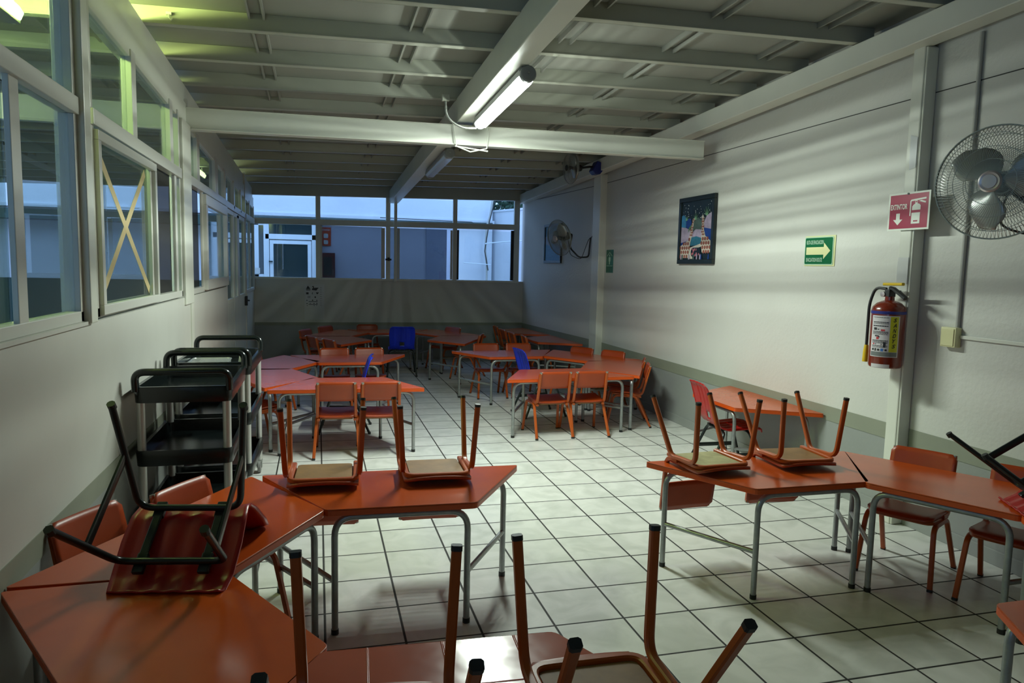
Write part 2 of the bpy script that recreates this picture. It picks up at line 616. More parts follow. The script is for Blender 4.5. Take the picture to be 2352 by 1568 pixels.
# ------------------------------------------------------------------ walls
# right wall: front bay straight, back bay slightly angled
def wall_poly(name, pts, z0, z1, m, ztop=None):
    b = MB()
    b.prism(pts, z0, z1)
    return b.build(name, m)
XB = 3.40
def seg_right(off0, off1):
    return [(XR - off0, YF), (XR - off0, 6.2), (XB - off0, YB + 0.1), (XB - off1, YB + 0.1), (XR - off1, 6.2), (XR - off1, YF)]
wr = struct(wall_poly('wall_right', seg_right(0, -0.14), 0.62, 3.32, M['wall']))
MBd = wall_poly('dado', seg_right(0.0, -0.14), 0.0, 0.515, M['dado'])
MBd.parent = wr
s_ = wall_poly('dado_border', seg_right(0.004, -0.14), 0.515, 0.62, M['stripe'])
s_.parent = wr
cr = MB()
cr.prism([(XR - 0.002, YF), (XR - 0.002, 6.2), (XB - 0.002, YB), (XB + 0.002, YB), (XR + 0.002, 6.2), (XR + 0.002, YF)], 2.683, 2.689)
cr.build('panel_seam', M['dark_gap'], wr)
bs = MB()
bs.prism([(XR - 0.008, YF), (XR - 0.008, 6.2), (XB - 0.008, YB), (XB + 0.01, YB), (XR + 0.01, 6.2), (XR + 0.01, YF)], 0.0, 0.085)
struct(bs.build('baseboard_right', M['dado'], bevel=0.003))

# back wall under the windows
wb = struct(MB().bb(-1.05, 3.42, YB, YB + 0.12, 0.62, 1.335).build('wall_back', M['wall_smooth']))
MB().bb(-1.05, 3.42, YB, YB + 0.12, 0, 0.62).build('dado', M['dado'], wb)
MB().bb(-1.05, 3.42, YB - 0.004, YB, 0.575, 0.625).build('dado_border', M['stripe'], wb)
# wall behind the camera
struct(MB().bb(-1.1, 3.75, YF - 0.12, YF, 0, 3.4).build('wall_front', M['wall_smooth']))

# left wall (low wall below the windows)
wl = struct(MB().bb(XL - 0.12, XL, YF, 5.46, 0.62, 1.305).build('wall_left', M['wall_smooth']))
MB().bb(XL - 0.12, XL, YF, 5.46, 0, 0.53).build('dado', M['dado'], wl)
MB().bb(XL - 0.12, XL + 0.004, YF, 5.46, 0.53, 0.62).build('dado_border', M['stripe'], wl)
MB().bb(XL - 0.10, XL + 0.012, YF, 0.50, 1.30, 1.315).build('sill', M['wall_smooth'], wl)
# left end: fixed metal panels either side of the door
struct(MB().bb(XL - 0.06, XL - 0.02, 7.72, YB, 0, 1.14).build('wall_left_end', M['steel_w']))

def frame_rect(b, x0, x1, y0, y1, z0, z1, t):
    b.bb(x0, x1, y0, y1, z0, z0 + t)
    b.bb(x0, x1, y0, y1, z1 - t, z1)
    b.bb(x0, x1, y0, y0 + t, z0 + t, z1 - t)
    b.bb(x0, x1, y1 - t, y1, z0 + t, z1 - t)

def empty_struct(name, loc):
    o = bpy.data.objects.new(name, None)
    o.empty_display_size = 0.1
    o.location = loc
    C.objects.link(o)
    o['kind'] = 'structure'
    return o

def left_window(name, y0, y1, zsill, mulls_low, mulls_up, panes_low):
    e = empty_struct(name, (0, 0, 0))
    x0, x1 = -1.035, -0.975
    b = MB()
    zt0, zt1 = 2.165, 2.235
    b.bb(x0, x1 + 0.012, y0, y1, zt0, zt1)                       # transom
    b.bb(x0, x1, y0, y1, zsill, zsill + 0.045)                    # bottom rail
    b.bb(x0, x1, y0, y0 + 0.035, zsill, zt0)
    b.bb(x0, x1, y1 - 0.035, y1, zsill, zt0)
    b.bb(x0, x1, y0, y0 + 0.03, zt1, 2.80)
    b.bb(x0, x1, y1 - 0.04, y1, zt1, 2.74 - 0.034 * y1)
    b.build('window_frame', M['alu'], e, bevel=0.003)
    for (a, c) in mulls_low:
        m_ = MB()
        m_.bb(x1 - 0.022, x1 - 0.002, a, c, zsill + 0.03, zt0 + 0.01)
        m_.build('mullion', M['alu'], e, bevel=0.003)
    for (a, c) in mulls_up:
        m_ = MB()
        m_.bb(x0 + 0.005, x1 - 0.002, a, c, zt1 - 0.01, 2.745 - 0.034 * a)
        m_.build('mullion', M['alu'], e, bevel=0.003)
    for (a, c, mm, xx) in panes_low:
        p = MB()
        p.bb(xx, xx + 0.004, a, c, zsill + 0.03, zt0)
        p.build('pane', mm, e)
    ups = [y0 + 0.02] + [v for t in mulls_up for v in t] + [y1 - 0.02]
    for i in range(0, len(ups), 2):
        p = MB()
        a, c = ups[i], ups[i + 1]
        p.prism([(a, zt1 - 0.01), (c, zt1 - 0.01), (c, 2.73 - 0.034 * c), (a, 2.73 - 0.034 * a)], 0, 0.004, tf=lambda v: Vector((-1.01 + v.z, v.x, v.y)))
        p.build('pane', M['glass'], e)
    return e

w0 = left_window('window_1', -3.6, 0.50, 1.315, [(-2.25, -2.15), (-1.20, -1.12), (-0.175, -0.095)], [(-1.7, -1.62)],
                 [(-3.6, -2.2, M['glass'], -1.02), (-2.2, -1.16, M['glass'], -1.0), (-1.16, -0.13, M['glass'], -1.02), (-0.13, 0.49, M['glass'], -1.0)])
w1 = left_window('window_2', 0.70, 2.84, 1.315, [(1.86, 1.945), (2.63, 2.70)], [(1.48, 1.575), (2.52, 2.62)],
                 [(0.72, 1.90, M['glass'], -1.0), (1.90, 2.66, M['screen_dark'], -1.02), (2.66, 2.82, M['glass'], -1.0)])
sash = MB()
frame_rect(sash, -0.985, -0.955, 0.73, 1.94, 1.325, 2.15, 0.045)
sash.build('sliding_sash', M['alu'], w1, bevel=0.003)
w2 = left_window('window_3', 3.21, 5.46, 1.31, [(3.86, 3.93)], [(3.64, 3.78), (4.74, 4.95)],
                 [(3.23, 3.88, M['screen_dark'], -1.02), (3.9, 5.44, M['glass_c'], -1.0)])
sash = MB()
frame_rect(sash, -0.985, -0.945, 3.88, 5.42, 1.325, 2.15, 0.09)
sash.build('sliding_sash', M['alu'], w2, bevel=0.003)
w3 = left_window('window_4', 7.72, 9.14, 1.14, [(8.4, 8.46)], [(8.4, 8.46)], [(7.74, 8.43, M['glass'], -1.0), (8.43, 9.12, M['glass'], -1.0)])
# masking-tape cross on the glass
tp = MB()
for (ya, za, yb, zb, xo) in ((0.80, 2.11, 1.84, 1.40, -0.9945), (1.80, 2.08, 0.80, 1.37, -0.9950)):
    d = Vector((0, yb - ya, zb - za))
    n = Vector((0, -d.z, d.y)).normalized() * 0.024
    a, c = Vector((xo, ya, za)), Vector((xo, yb, zb))
    vs = [tp.bm.verts.new(p) for p in (a - n, c - n, c + n, a + n)]
    vs2 = [tp.bm.verts.new(p + Vector((0.0003, 0, 0))) for p in (a - n, c - n, c + n, a + n)]
    tp._face(vs)
    tp._face(vs2)
    for i in range(4):
        tp._face([vs[i], vs[(i + 1) % 4], vs2[(i + 1) % 4], vs2[i]])
tag(tp.build('masking_tape_cross', M['tape']), 'beige masking tape cross stuck over the sliding window pane', 'tape')

# glazed metal double door in the left wall
d1 = empty_struct('door_1', (-1.0, 5.5, 0))
fr = MB()
fr.bb(-0.05, 0.03, -0.04, 0.02, 0, 2.235)
fr.bb(-0.05, 0.03, 2.18, 2.24, 0, 2.235)
fr.bb(-0.05, 0.03, 0.0, 2.2, 2.165, 2.235)
fr.build('door_frame', M['alu'], d1, bevel=0.003)
for (a, c) in ((0.03, 0.80), (0.82, 2.17)):
    lf = MB()
    lf.bb(-0.02, 0.015, a, c, 0.03, 1.13)
    frame_rect(lf, -0.02, 0.02, a, c, 1.10, 2.16, 0.05)
    if c > 1:
        lf.bb(-0.02, 0.02, 1.20, 1.42, 1.14, 2.15)
    leaf = lf.build('door_leaf', M['steel_w'], d1, bevel=0.003)
    MB().bb(-0.002, 0.002, a + 0.04, c - 0.04, 1.14, 2.12).build('pane', M['glass'], leaf)
MB().bb(0.015, 0.05, 2.05, 2.11, 0.98, 1.11).tube([(0.05, 2.08, 1.05), (0.075, 2.08, 1.05), (0.075, 2.0, 1.05)], 0.009).build('door_handle', M['black_mat'], d1, bevel=0.003)
ug = MB()
for a, c in ((0.02, 0.8), (0.9, 1.6), (1.7, 2.2)):
    ug.bb(-0.012, -0.008, a, c, 2.235, 2.73 - 0.034 * (5.5 + c))
ug.build('upper_pane', M['glass'], d1)
um = MB()
for a, c in ((-0.04, 0.03), (0.8, 0.9), (1.6, 1.7), (2.18, 2.24)):
    um.bb(-0.04, 0.03, a, c, 2.2, 2.735 - 0.034 * (5.5 + a))
um.build('upper_mullion', M['alu'], d1, bevel=0.003)

# ------------------------------------------------------------------ back windows
bw = empty_struct('window_5', (0, YB, 0))
def zt(x):
    return 2.615 + 0.021 * (x + 1.0)
b = MB()
for (a, c) in ((-1.05, -1.00), (-0.05, 0.025), (1.06, 1.13), (2.17, 2.24), (3.23, 3.325)):
    b.bb(a, c, -0.01, 0.05, 1.335, zt(c) + 0.02)
b.build('mullion', M['steel_w'], bw, bevel=0.004)
b = MB()
b.bb(-1.05, 3.325, -0.015, 0.055, 2.17, 2.262, fn=lambda v: (v[0], v[1], v[2] + 0.01 * (v[0] + 1)))
b.build('transom', M['steel_w'], bw, bevel=0.004)
b = MB()
b.bb(-1.05, 3.325, -0.02, 0.055, 1.31, 1.345)
b.build('sill', M['steel_w'], bw, bevel=0.004)
b = MB()
b.bb(-1.06, 3.42, -0.03, 0.06, 2.615, 3.12, fn=lambda v: (v[0], v[1], v[2] + (0.021 * (v[0] + 1) if v[2] < 2.9 else 0.024 * v[0] - 0.31)))
b.build('header_panel', M['steel'], bw)
b = MB()
b.bb(1.185, 1.232, -0.10, -0.05, 1.30, 2.60)
b.build('corner_post', M['steel_w'], bw, bevel=0.004)
for (a, c) in ((0.985, 1.045), (1.245, 1.285), (0.02, 0.05), (2.13, 2.165)):
    b = MB()
    b.bb(a, c, 0.0, 0.03, 1.35, 2.17)
    b.build('sash_stile', M['alu'], bw, bevel=0.003)
b = MB()
b.bb(2.245, 2.275, 0.0, 0.03, 1.35, 2.18)
b.bb(3.18, 3.23, 0.0, 0.03, 1.35, 2.2)
b.build('sash_stile', M['black_mat'], bw)
xs = [(-1.0, -0.05), (0.025, 1.06), (1.13, 2.17), (2.24, 3.23)]
for i, (a, c) in enumerate(xs):
    MB().bb(a, c, 0.018, 0.022, 2.26, zt(a)).build('pane', M['glass_c'], bw)
    if i in (1, 2):
        MB().bb(a, c - 0.10 if i == 2 else 1.0, 0.018, 0.022, 1.345, 2.18).build('pane', M['screen'], bw)
    else:
        MB().bb(a, c, 0.018, 0.022, 1.345, 2.18).build('pane', M['glass_c'], bw)
lt = MB()
lt.box((1.10, -0.02, 1.66), (0.10, 0.02, 0.03))
lt.box((1.10, -0.03, 1.665), (0.035, 0.03, 0.055))
lt.build('latch', M['black_mat'], bw, bevel=0.003)

# ------------------------------------------------------------------ outside: courtyard building behind the back windows
YO = 12.0
wo = struct(MB().bb(-9.0, 3.52, YO, YO + 0.2, 1.25, 3.75).bb(-9.0, 3.52, YO, YO + 0.2, 0.0, 1.25).build('wall_courtyard', M['ext_wall']))
MB().bb(-9.0, 3.55, YO - 0.06, YO, 2.47, 2.53).build('ledge', M['ext_wall'], wo)
MB().tube([(-9, YO - 0.09, 2.41), (-1.1, YO - 0.09, 2.42), (3.5, YO - 0.09, 2.46)], 0.028, seg=8).build('pipe', M['pipe_dark'], wo)
MB().bb(-9.0, -1.5, YO - 0.01, YO, 0.0, 1.2).build('dado', M['ext_dark'], wo)
MB().bb(-9.0, -1.7, YO - 0.5, YO, 2.24, 2.4).build('eave_beam', M['ext_dark'], wo)
struct(MB().bb(2.13, 2.66, YO - 0.03, YO, 0, 2.42).build('wall_courtyard_pier', M['ext_wall2']))
sw = struct(MB().prism([(3.52, YO + 0.2), (3.66, YO + 0.2), (4.9, YB), (4.76, YB)], 0.0, 2.72).build('wall_courtyard_side', M['ext_wall']))
MB().prism([(3.5, YO + 0.2), (3.68, YO + 0.2), (4.92, YB), (4.74, YB)], 2.72, 2.76).build('coping', M['ext_wall'], sw)
lw = struct(MB().bb(-6.9, -6.7, -5.0, YO, 1.25, 2.9).build('wall_courtyard_left', M['ext_wall']))  # wall set nearer to narrow the sky gap
MB().bb(-6.9, -6.7, -5.0, YO, 0.0, 1.25).build('dado', M['ext_dark'], lw)
MB().bb(-6.7, -6.5, -5.0, YO, 2.1, 2.3).build('eave_beam', M['ext_dark'], lw)
# roof edge of the far courtyard building, eave extended to block sky light
MB().prism([(-6.8, 2.9), (-5.9, 2.62), (-5.9, 2.68), (-6.8, 2.99)], -5.0, YO, tf=lambda v: Vector((v.x, v.z, v.y))).build('lean_to_roof', M['ext_wall'], lw)
# door across the courtyard
d2 = empty_struct('door_2', (0, YO, 0))
df = MB()
df.bb(-1.27, -1.12, -0.05, 0.0, 1.2, 2.36)
df.bb(-1.03, -0.93, -0.06, 0.0, 0.0, 2.36)
df.bb(-0.13, -0.02, -0.06, 0.0, 0.0, 2.36)
df.bb(-1.0, -0.05, -0.06, 0.0, 2.02, 2.12)
df.bb(-1.27, -0.93, -0.05, 0.0, 2.28, 2.34)
df.bb(-1.27, -0.93, -0.05, 0.0, 1.22, 1.34)
df.build('door_frame', M['white_alu'], d2, bevel=0.004)
dl = MB()
frame_rect_x = lambda bb_, x0, x1, y0, y1, z0, z1, t: (bb_.bb(x0, x1, y0, y1, z0, z0 + t), bb_.bb(x0, x1, y0, y1, z1 - t, z1), bb_.bb(x0, x0 + t, y0, y1, z0 + t, z1 - t), bb_.bb(x1 - t, x1, y0, y1, z0 + t, z1 - t))
frame_rect_x(dl, -0.92, -0.14, -0.05, -0.01, 0.02, 2.0, 0.07)
lf2 = dl.build('door_leaf', M['white_alu'], d2, bevel=0.004)
MB().bb(-0.86, -0.2, -0.03, -0.02, 0.08, 1.95).build('pane', M['dark_glass'], lf2)
MB().bb(-0.93, -0.1, -0.03, -0.02, 2.12, 2.36).bb(-1.20, -1.0, -0.03, -0.02, 1.3, 2.3).build('side_pane', M['dark_glass'], d2)
MB().bb(-0.935, -0.865, -0.09, -0.05, 1.575, 1.60).build('door_handle', M['pipe_dark'], d2)
MB().bb(-1.19, -1.10, -0.062, -0.058, 1.35, 1.46).build('notice', M['paper'], d2)
struct(MB().bb(-0.02, 0.055, -0.14, 0, 0, 2.4).build('trim_10', M['pipe_dark'])).location = (0, YO, 0)
# pipes on the courtyard walls
t = thing('downpipe', 'thin drain pipe and cables on the courtyard wall corner', 'pipe', (3.38, YO - 0.16, 0))
MB().tube([(0, 0, 0), (0, 0, 1.62), (-0.04, 0, 1.9), (-0.02, 0, 2.4), (0.05, 0, 2.62), (0.12, 0.0, 3.1)], 0.022, seg=8).build('pipe', M['conduit'], t)
MB().tube([(0.02, -0.04, 1.5), (-0.06, -0.04, 1.9), (0.03, -0.04, 2.5), (0.2, -0.03, 3.2)], 0.010, seg=6).tube([(-0.02, -0.04, 2.35), (-0.35, -0.04, 2.48), (-2.2, -0.04, 2.5)], 0.008, seg=6).build('cable', M['black_mat'], t)
MB().tube([(0.07, -0.04, 1.62), (-0.5, -0.04, 1.65)], 0.012, seg=6).tube([(-0.05, -0.04, 2.05), (0.18, -0.35, 2.08), (0.9, -1.9, 2.12)], 0.014, seg=6).build('branch_pipe', M['white_alu'], t)
# warning sign and hose cabinet
t = thing('fire_sign', 'orange red fire sign on the courtyard wall beside the white door', 'sign', (0.14, YO - 0.02, 2.10))
MB().box((0, 0, 0), (0.19, 0.01, 0.36)).build('sign_board', M['orange_s'], t, bevel=0.002)
pg = MB()
pg.prism(rpoly(-0.045, 0.04, -0.03, 0.06, 0.02), 0.006, 0.008, tf=lambda v: Vector((v.x, -v.z, v.y)))
pg.prism(rpoly(-0.045, 0.04, -0.15, -0.07, 0.02), 0.006, 0.008, tf=lambda v: Vector((v.x, -v.z, v.y)))
pg.build('pictogram', M['sign_w'], t)
FIRE_SIGN = t
t = thing('hose_cabinet', 'dark red fire hose cabinet on the courtyard wall under the orange sign', 'cabinet', (0.18, YO - 0.025, 1.5))
MB().box((0, -0.07, 0), (0.26, 0.14, 0.56)).build('body', M['cab_red'], t, bevel=0.005)
MB().box((-0.01, -0.143, 0.02), (0.16, 0.006, 0.36)).build('door_glass', M['dark_glass'], t)
MB().box((0.09, -0.15, -0.1), (0.012, 0.02, 0.12)).build('handle', M['chrome'], t)
# foliage above the side wall
t = thing('tree', 'dark leafy tree rising behind the courtyard side wall', 'tree', (4.55, 12.9, 0))
MB().tube([(0, 0, 0), (0.05, 0, 1.5), (0, 0.05, 2.8)], [0.09, 0.07, 0.05], seg=8).build('trunk', M['cab_red'], t)
lb = MB()
rnd = random.Random(3)
for i in range(3200):
    a, b_, r = rnd.uniform(0, 2 * PI), rnd.uniform(-1, 1), rnd.uniform(0.4, 1.0)
    p = Vector((math.cos(a) * 1.0 * r, math.sin(a) * 0.9 * r, 3.35 + b_ * 0.9 * r))
    n1 = Vector((rnd.uniform(-1, 1), rnd.uniform(-1, 1), rnd.uniform(-1, 1))).normalized()
    n2 = n1.orthogonal().normalized()
    s = rnd.uniform(0.06, 0.12)
    vs = [lb.bm.verts.new(q) for q in (p - n1 * s, p + n2 * s * 0.4, p + n1 * s, p - n2 * s * 0.4)]
    lb._face(vs)
lb.build('foliage', M['leaf'], t)

# covered corridor left of the room
for i, yy in enumerate((-1.2, 2.4, 6.0, 9.2)):
    struct(MB().bb(-4.72, -4.60, yy, yy + 0.12, 0, 2.95 - 0.034 * yy).build('trim_%d' % (11 + i), M['steel_w'], bevel=0.005))
struct(MB().bb(-4.76, -4.56, -4.4, 9.3, 2.86, 3.05, fn=rf).build('trim_15', M['steel_w']))
struct(MB().bb(-4.7, -1.06, 3.20, 3.27, 2.62, 2.80, fn=lambda v: (v[0], v[1], v[2] - 0.055)).build('trim_16', M['steel_w']))

# ------------------------------------------------------------------ lamps
def rz(x, y, z0):
    return z0 + SX * x + SY * y
slope = math.atan(SY)
def tube_lamp(name, label, loc, length, lens, group=None):
    t = thing(name, label, 'lamp', loc, 0, group)
    t.rotation_euler = (slope, 0, 0)
    L = length
    prof = [(-0.05, 0.0), (-0.05, 0.035), (-0.035, 0.06), (0.035, 0.06), (0.05, 0.035), (0.05, 0.0)]
    MB().prism(prof, -L / 2, L / 2, tf=lambda v: Vector((v.x, v.z, v.y))).build('housing', M['lamp_body'], t, bevel=0.003)
    lp = [(-0.052, 0.0), (-0.052, -0.012), (-0.036, -0.038), (0.036, -0.038), (0.052, -0.012), (0.052, 0.0)]
    MB().prism(lp, -L / 2 + 0.035, L / 2 - 0.035, tf=lambda v: Vector((v.x, v.z, v.y))).build('diffuser', lens, t, bevel=0.004)
    for s in (-1, 1):
        MB().lathe([(0.048, -0.004), (0.052, 0.0), (0.052, 0.03), (0.045, 0.036)], seg=20, c=(0, s * L / 2, 0.008), rot=Matrix.Rotation(-s * PI / 2, 3, 'X')).build('end_cap', M['lamp_body'], t, smooth=True)
        MB().lathe([(0.006, 0), (0.006, 0.004)], seg=10, c=(0, s * (L / 2 + 0.036), 0.012), rot=Matrix.Rotation(-s * PI / 2, 3, 'X')).build('screw', M['chrome'], t)
    return t
LY = 2.28
lamp = tube_lamp('tube_lamp', 'lit white fluorescent tube lamp hanging under the central ceiling beam', (1.255, LY, rz(1.255, LY, 2.80)), 1.36, M['lens'])
lamp2 = tube_lamp('tube_lamp', 'unlit fluorescent tube lamp under the rear part of the central beam', (1.25, 5.0, rz(1.25, 5.0, 2.80)), 1.3, M['lens_off'])

# directional light of the prismatic tube (angular distribution around the tube axis)
def band_light(loc, power):
    ld = bpy.data.lights.new('tube_light', 'POINT')
    ld.energy = power
    ld.color = (0.88, 1.0, 0.90)
    ld.shadow_soft_size = 0.02
    ld.use_nodes = True
    nt = ld.node_tree
    em = [n for n in nt.nodes if n.type == 'EMISSION'][0]
    tc = nt.nodes.new('ShaderNodeTexCoord')
    sp = nt.nodes.new('ShaderNodeSeparateXYZ')
    nt.links.new(tc.outputs['Normal'], sp.inputs[0])
    at = nt.nodes.new('ShaderNodeMath')
    at.operation = 'ARCTAN2'
    nt.links.new(sp.outputs[0], at.inputs[0])
    nt.links.new(sp.outputs[2], at.inputs[1])
    no = nt.nodes.new('ShaderNodeTexNoise')
    no.noise_dimensions = '1D'
    no.inputs['Scale'].default_value = 11.0
    no.inputs['Detail'].default_value = 2.5
    nt.links.new(at.outputs[0], no.inputs['W'])
    mr = nt.nodes.new('ShaderNodeMapRange')
    mr.inputs[1].default_value = 0.34
    mr.inputs[2].default_value = 0.66
    mr.inputs[3].default_value = 0.2
    mr.inputs[4].default_value = 1.8
    nt.links.new(no.outputs[0], mr.inputs[0])
    y2 = nt.nodes.new('ShaderNodeMath')
    y2.operation = 'MULTIPLY'
    nt.links.new(sp.outputs[1], y2.inputs[0])
    nt.links.new(sp.outputs[1], y2.inputs[1])
    s2 = nt.nodes.new('ShaderNodeMath')
    s2.operation = 'SUBTRACT'
    s2.inputs[0].default_value = 1.0
    y3 = nt.nodes.new('ShaderNodeMath')
    y3.operation = 'MULTIPLY'
    y3.inputs[1].default_value = 0.84
    nt.links.new(y2.outputs[0], y3.inputs[0])
    nt.links.new(y3.outputs[0], s2.inputs[1])
    # the prism ribs show only near the horizontal; straight down the light is even
    fa = nt.nodes.new('ShaderNodeMapRange')
    fa.interpolation_type = 'SMOOTHSTEP'
    fa.inputs[1].default_value = -0.30
    fa.inputs[2].default_value = -0.62
    nt.links.new(sp.outputs[2], fa.inputs[0])
    mxv = nt.nodes.new('ShaderNodeMix')
    mxv.data_type = 'FLOAT'
    mxv.inputs[3].default_value = 1.0
    nt.links.new(fa.outputs[0], mxv.inputs[0])
    nt.links.new(mr.outputs[0], mxv.inputs[2])
    upf = nt.nodes.new('ShaderNodeMapRange')
    upf.interpolation_type = 'SMOOTHSTEP'
    upf.inputs[1].default_value = 0.16
    upf.inputs[2].default_value = -0.12
    upf.inputs[3].default_value = 0.15
    upf.inputs[4].default_value = 1.0
    nt.links.new(sp.outputs[2], upf.inputs[0])
    mu = nt.nodes.new('ShaderNodeMath')
    mu.operation = 'MULTIPLY'
    nt.links.new(mxv.outputs[0], mu.inputs[0])
    nt.links.new(upf.outputs[0], mu.inputs[1])
    ml = nt.nodes.new('ShaderNodeMath')
    ml.operation = 'MULTIPLY'
    nt.links.new(mu.outputs[0], ml.inputs[0])
    nt.links.new(s2.outputs[0], ml.inputs[1])
    za = nt.nodes.new('ShaderNodeMath')
    za.operation = 'ABSOLUTE'
    nt.links.new(sp.outputs[2], za.inputs[0])
    zr_ = nt.nodes.new('ShaderNodeMapRange')
    zr_.interpolation_type = 'SMOOTHSTEP'
    zr_.inputs[1].default_value = 0.0
    zr_.inputs[2].default_value = 0.75
    zr_.inputs[3].default_value = 0.16
    zr_.inputs[4].default_value = 1.0
    nt.links.new(za.outputs[0], zr_.inputs[0])
    m3 = nt.nodes.new('ShaderNodeMath')
    m3.operation = 'MULTIPLY'
    nt.links.new(ml.outputs[0], m3.inputs[0])
    nt.links.new(zr_.outputs[0], m3.inputs[1])
    nt.links.new(m3.outputs[0], em.inputs['Strength'])
    o = bpy.data.objects.new('tube_light', ld)
    C.objects.link(o)
    o.location = loc
    o.parent = lamp
    return o
for i in range(8):
    band_light((0, -0.595 + 0.17 * i, -0.062), 39.0)

t = thing('flexible_conduit', 'ribbed grey flexible conduit looping to the lit tube lamp', 'cable', (1.0, 3.0, 2.78))
pts = fillet([(-0.02, 0.02, 0.13), (-0.02, -0.02, -0.02), (0.10, -0.06, -0.10), (0.24, -0.03, -0.085)], 0.12, 10)
rad = []
den = []
for i in range(len(pts) - 1):
    for k in range(4):
        den.append(pts[i].lerp(pts[i + 1], k / 4))
rad = [0.0095 if i % 2 else 0.0075 for i in range(len(den))]
MB().tube(den, rad, seg=10).build('conduit', M['flex'], t)
MB().box((-0.02, 0.02, 0.145), (0.06, 0.05, 0.05)).build('junction_box', M['steel'], t, bevel=0.004)

# metal stirrup round the cross beam
t = thing('beam_stirrup', 'white metal strap frame hanging round the cross beam below the lamp', 'bracket', (1.22, 3.18, 2.62))
MB().tube([(-0.15, -0.01, 0.14), (-0.12, -0.01, -0.045), (0.0, -0.012, -0.085), (0.14, -0.01, -0.05), (0.16, -0.01, 0.13)], 0.006, seg=6).build('strap', M['steel_w'], t)
MB().tube([(-0.13, -0.01, -0.045), (0.15, -0.01, -0.072)], 0.006, seg=6).build('strap', M['steel_w'], t)

# corridor lamps
t = thing('corridor_lamp', 'bright yellow green tube lamp in the corridor beyond the upper windows', 'lamp', (-1.60, 1.10, rz(-1.60, 1.10, 2.96)), 0, None)
MB().bb(-0.035, 0.035, -0.61, 0.61, -0.055, -0.035).build('housing', M['lamp_body'], t, bevel=0.003)  # tray put under the diffuser to block its downward light
MB().prism([(-0.04, -0.035), (-0.055, 0.0), (-0.035, 0.035), (0.035, 0.035), (0.055, 0.0), (0.04, -0.035)], -0.6, 0.6, tf=lambda v: Vector((v.x, v.z, v.y))).build('diffuser', M['lens_y'], t)
for yy_ in (-0.615, 0.615):
    MB().bb(-0.006, 0.006, yy_ - 0.006, yy_ + 0.006, -0.055, 0.19).build('hanger', M['steel_w'], t)
c2 = dup(t, (-1.50, 7.0, 2.70), 0, 'far corridor tube lamp seen through the upper windows near the door')
for ch in c2.children:
    if ch.name.startswith('diffuser'):
        ch.data = ch.data.copy()
        ch.data.materials[0] = M['lens_y2']

# ------------------------------------------------------------------ tables
H = 0.56
def make_table(top_mat, name='trapezoid_table'):
    t = thing(name, 'x', 'table')
    L2, S2, D = 0.635, 0.32, 0.57
    def rc(poly, r=0.02, n=3):
        out = []
        m = len(poly)
        for i in range(m):
            p, a, c = Vector(poly[i]), Vector(poly[i - 1]), Vector(poly[(i + 1) % m])
            s, e = p + (a - p).normalized() * r, p + (c - p).normalized() * r
            for k in range(n + 1):
                u = k / n
                q = (1 - u) ** 2 * s + 2 * u * (1 - u) * p + u * u * e
                out.append((q.x, q.y))
        return out
    poly = rc([(-S2, 0), (S2, 0), (L2, D), (-L2, D)])
    top = MB()
    top.prism(poly, H - 0.006, H)
    to = top.build('tabletop', top_mat, t, bevel=0.002)
    eg = MB()
    eg.prism(poly, H - 0.030, H - 0.0062)
    eg.build('edge_band', M['lam_edge'], to, bevel=0.002)
    r = 0.0145
    zt_ = H - 0.030 - r
    for (xx, yy, nm) in ((0.285, 0.03, 'f'), (0.545, D - 0.075, 'r')):
        for s in (-1, 1):
            pts = fillet([(s * xx, yy, 0.012), (s * xx, yy, zt_), (0, yy, zt_)], 0.085, 7)
            lg = MB().tube(pts, r, seg=12).build('leg', M['tube'], t, smooth=True)
            MB().tube([(s * xx, yy, 0.0), (s * xx, yy, 0.022)], r + 0.002, seg=12).build('foot_cap', M['rubber'], lg)
    for s in (-1, 1):
        a, c = Vector((s * 0.285, 0.03, 0.235)), Vector((s * 0.545, D - 0.075, 0.235))
        d = (c - a).normalized()
        pts = [a + d * 0.008, a + d * 0.05, a + d * 0.1, c - d * 0.1, c - d * 0.05, c - d * 0.008]
        MB().tube(pts, 0.012, seg=10, flat=None).build('brace', M['tube'], t, smooth=True)
    return t
T0 = make_table(M['lam'])
T1 = make_table(M['vinyl'], 'covered_trapezoid_table')
G1, G2, G3, G4, G5, G6 = ('tables of the front left ring', 'tables of the front right ring', 'tables of the middle left ring',
                          'tables of the middle right ring', 'tables of the rear ring', 'tables against the rear right wall')
first = True
def table(x, y, deg, label, group=None, sy=1.0, sx=1.0):
    global first
    if first:
        o = T0
        place(o, (x, y, 0), R_(deg))
        first = False
    else:
        o = dup(T0, (x, y, 0), R_(deg))
    o.scale = (sx, sy, 1)
    o['label'] = label
    if group:
        o['group'] = group
    elif 'group' in o:
        del o['group']
    return o
table(0.325, 0.10, -2, 'orange trapezoid table with two brown chairs upside down on it, left of centre', G1, sy=0.97)
table(-0.158, -0.165, 60, 'orange trapezoid table at front left where the red shell chair leans', G1)
table(-0.158, -0.72, 120, 'large orange trapezoid table filling the bottom left corner', G1)
T1['label'] = 'reddish table under creased glossy film at the bottom edge, chairs upside down on it'
T1['group'] = G1
place(T1, (0.30, -1.04, 0), R_(177))
table(2.305, 0.015, 0, 'orange trapezoid table on the right carrying two upturned brown chairs', G2, sy=0.97)
table(2.755, -0.27, -60, 'orange trapezoid table by the right wall with an upturned red shell chair', G2)
table(2.760, -0.82, -120, 'orange trapezoid table at the right edge beyond the one with the upturned shell chair', G2)
table(2.36, -1.195, 180, 'orange trapezoid table whose corner shows at the bottom right edge', G2)
table(0.24, 3.70, 177, 'orange trapezoid table in the middle left ring with two upright chairs facing away', G3, sy=1.1)
table(-0.145, 4.03, 113, 'pinkish lit orange table of the middle left ring, next to the carts', G3, sy=1.05)
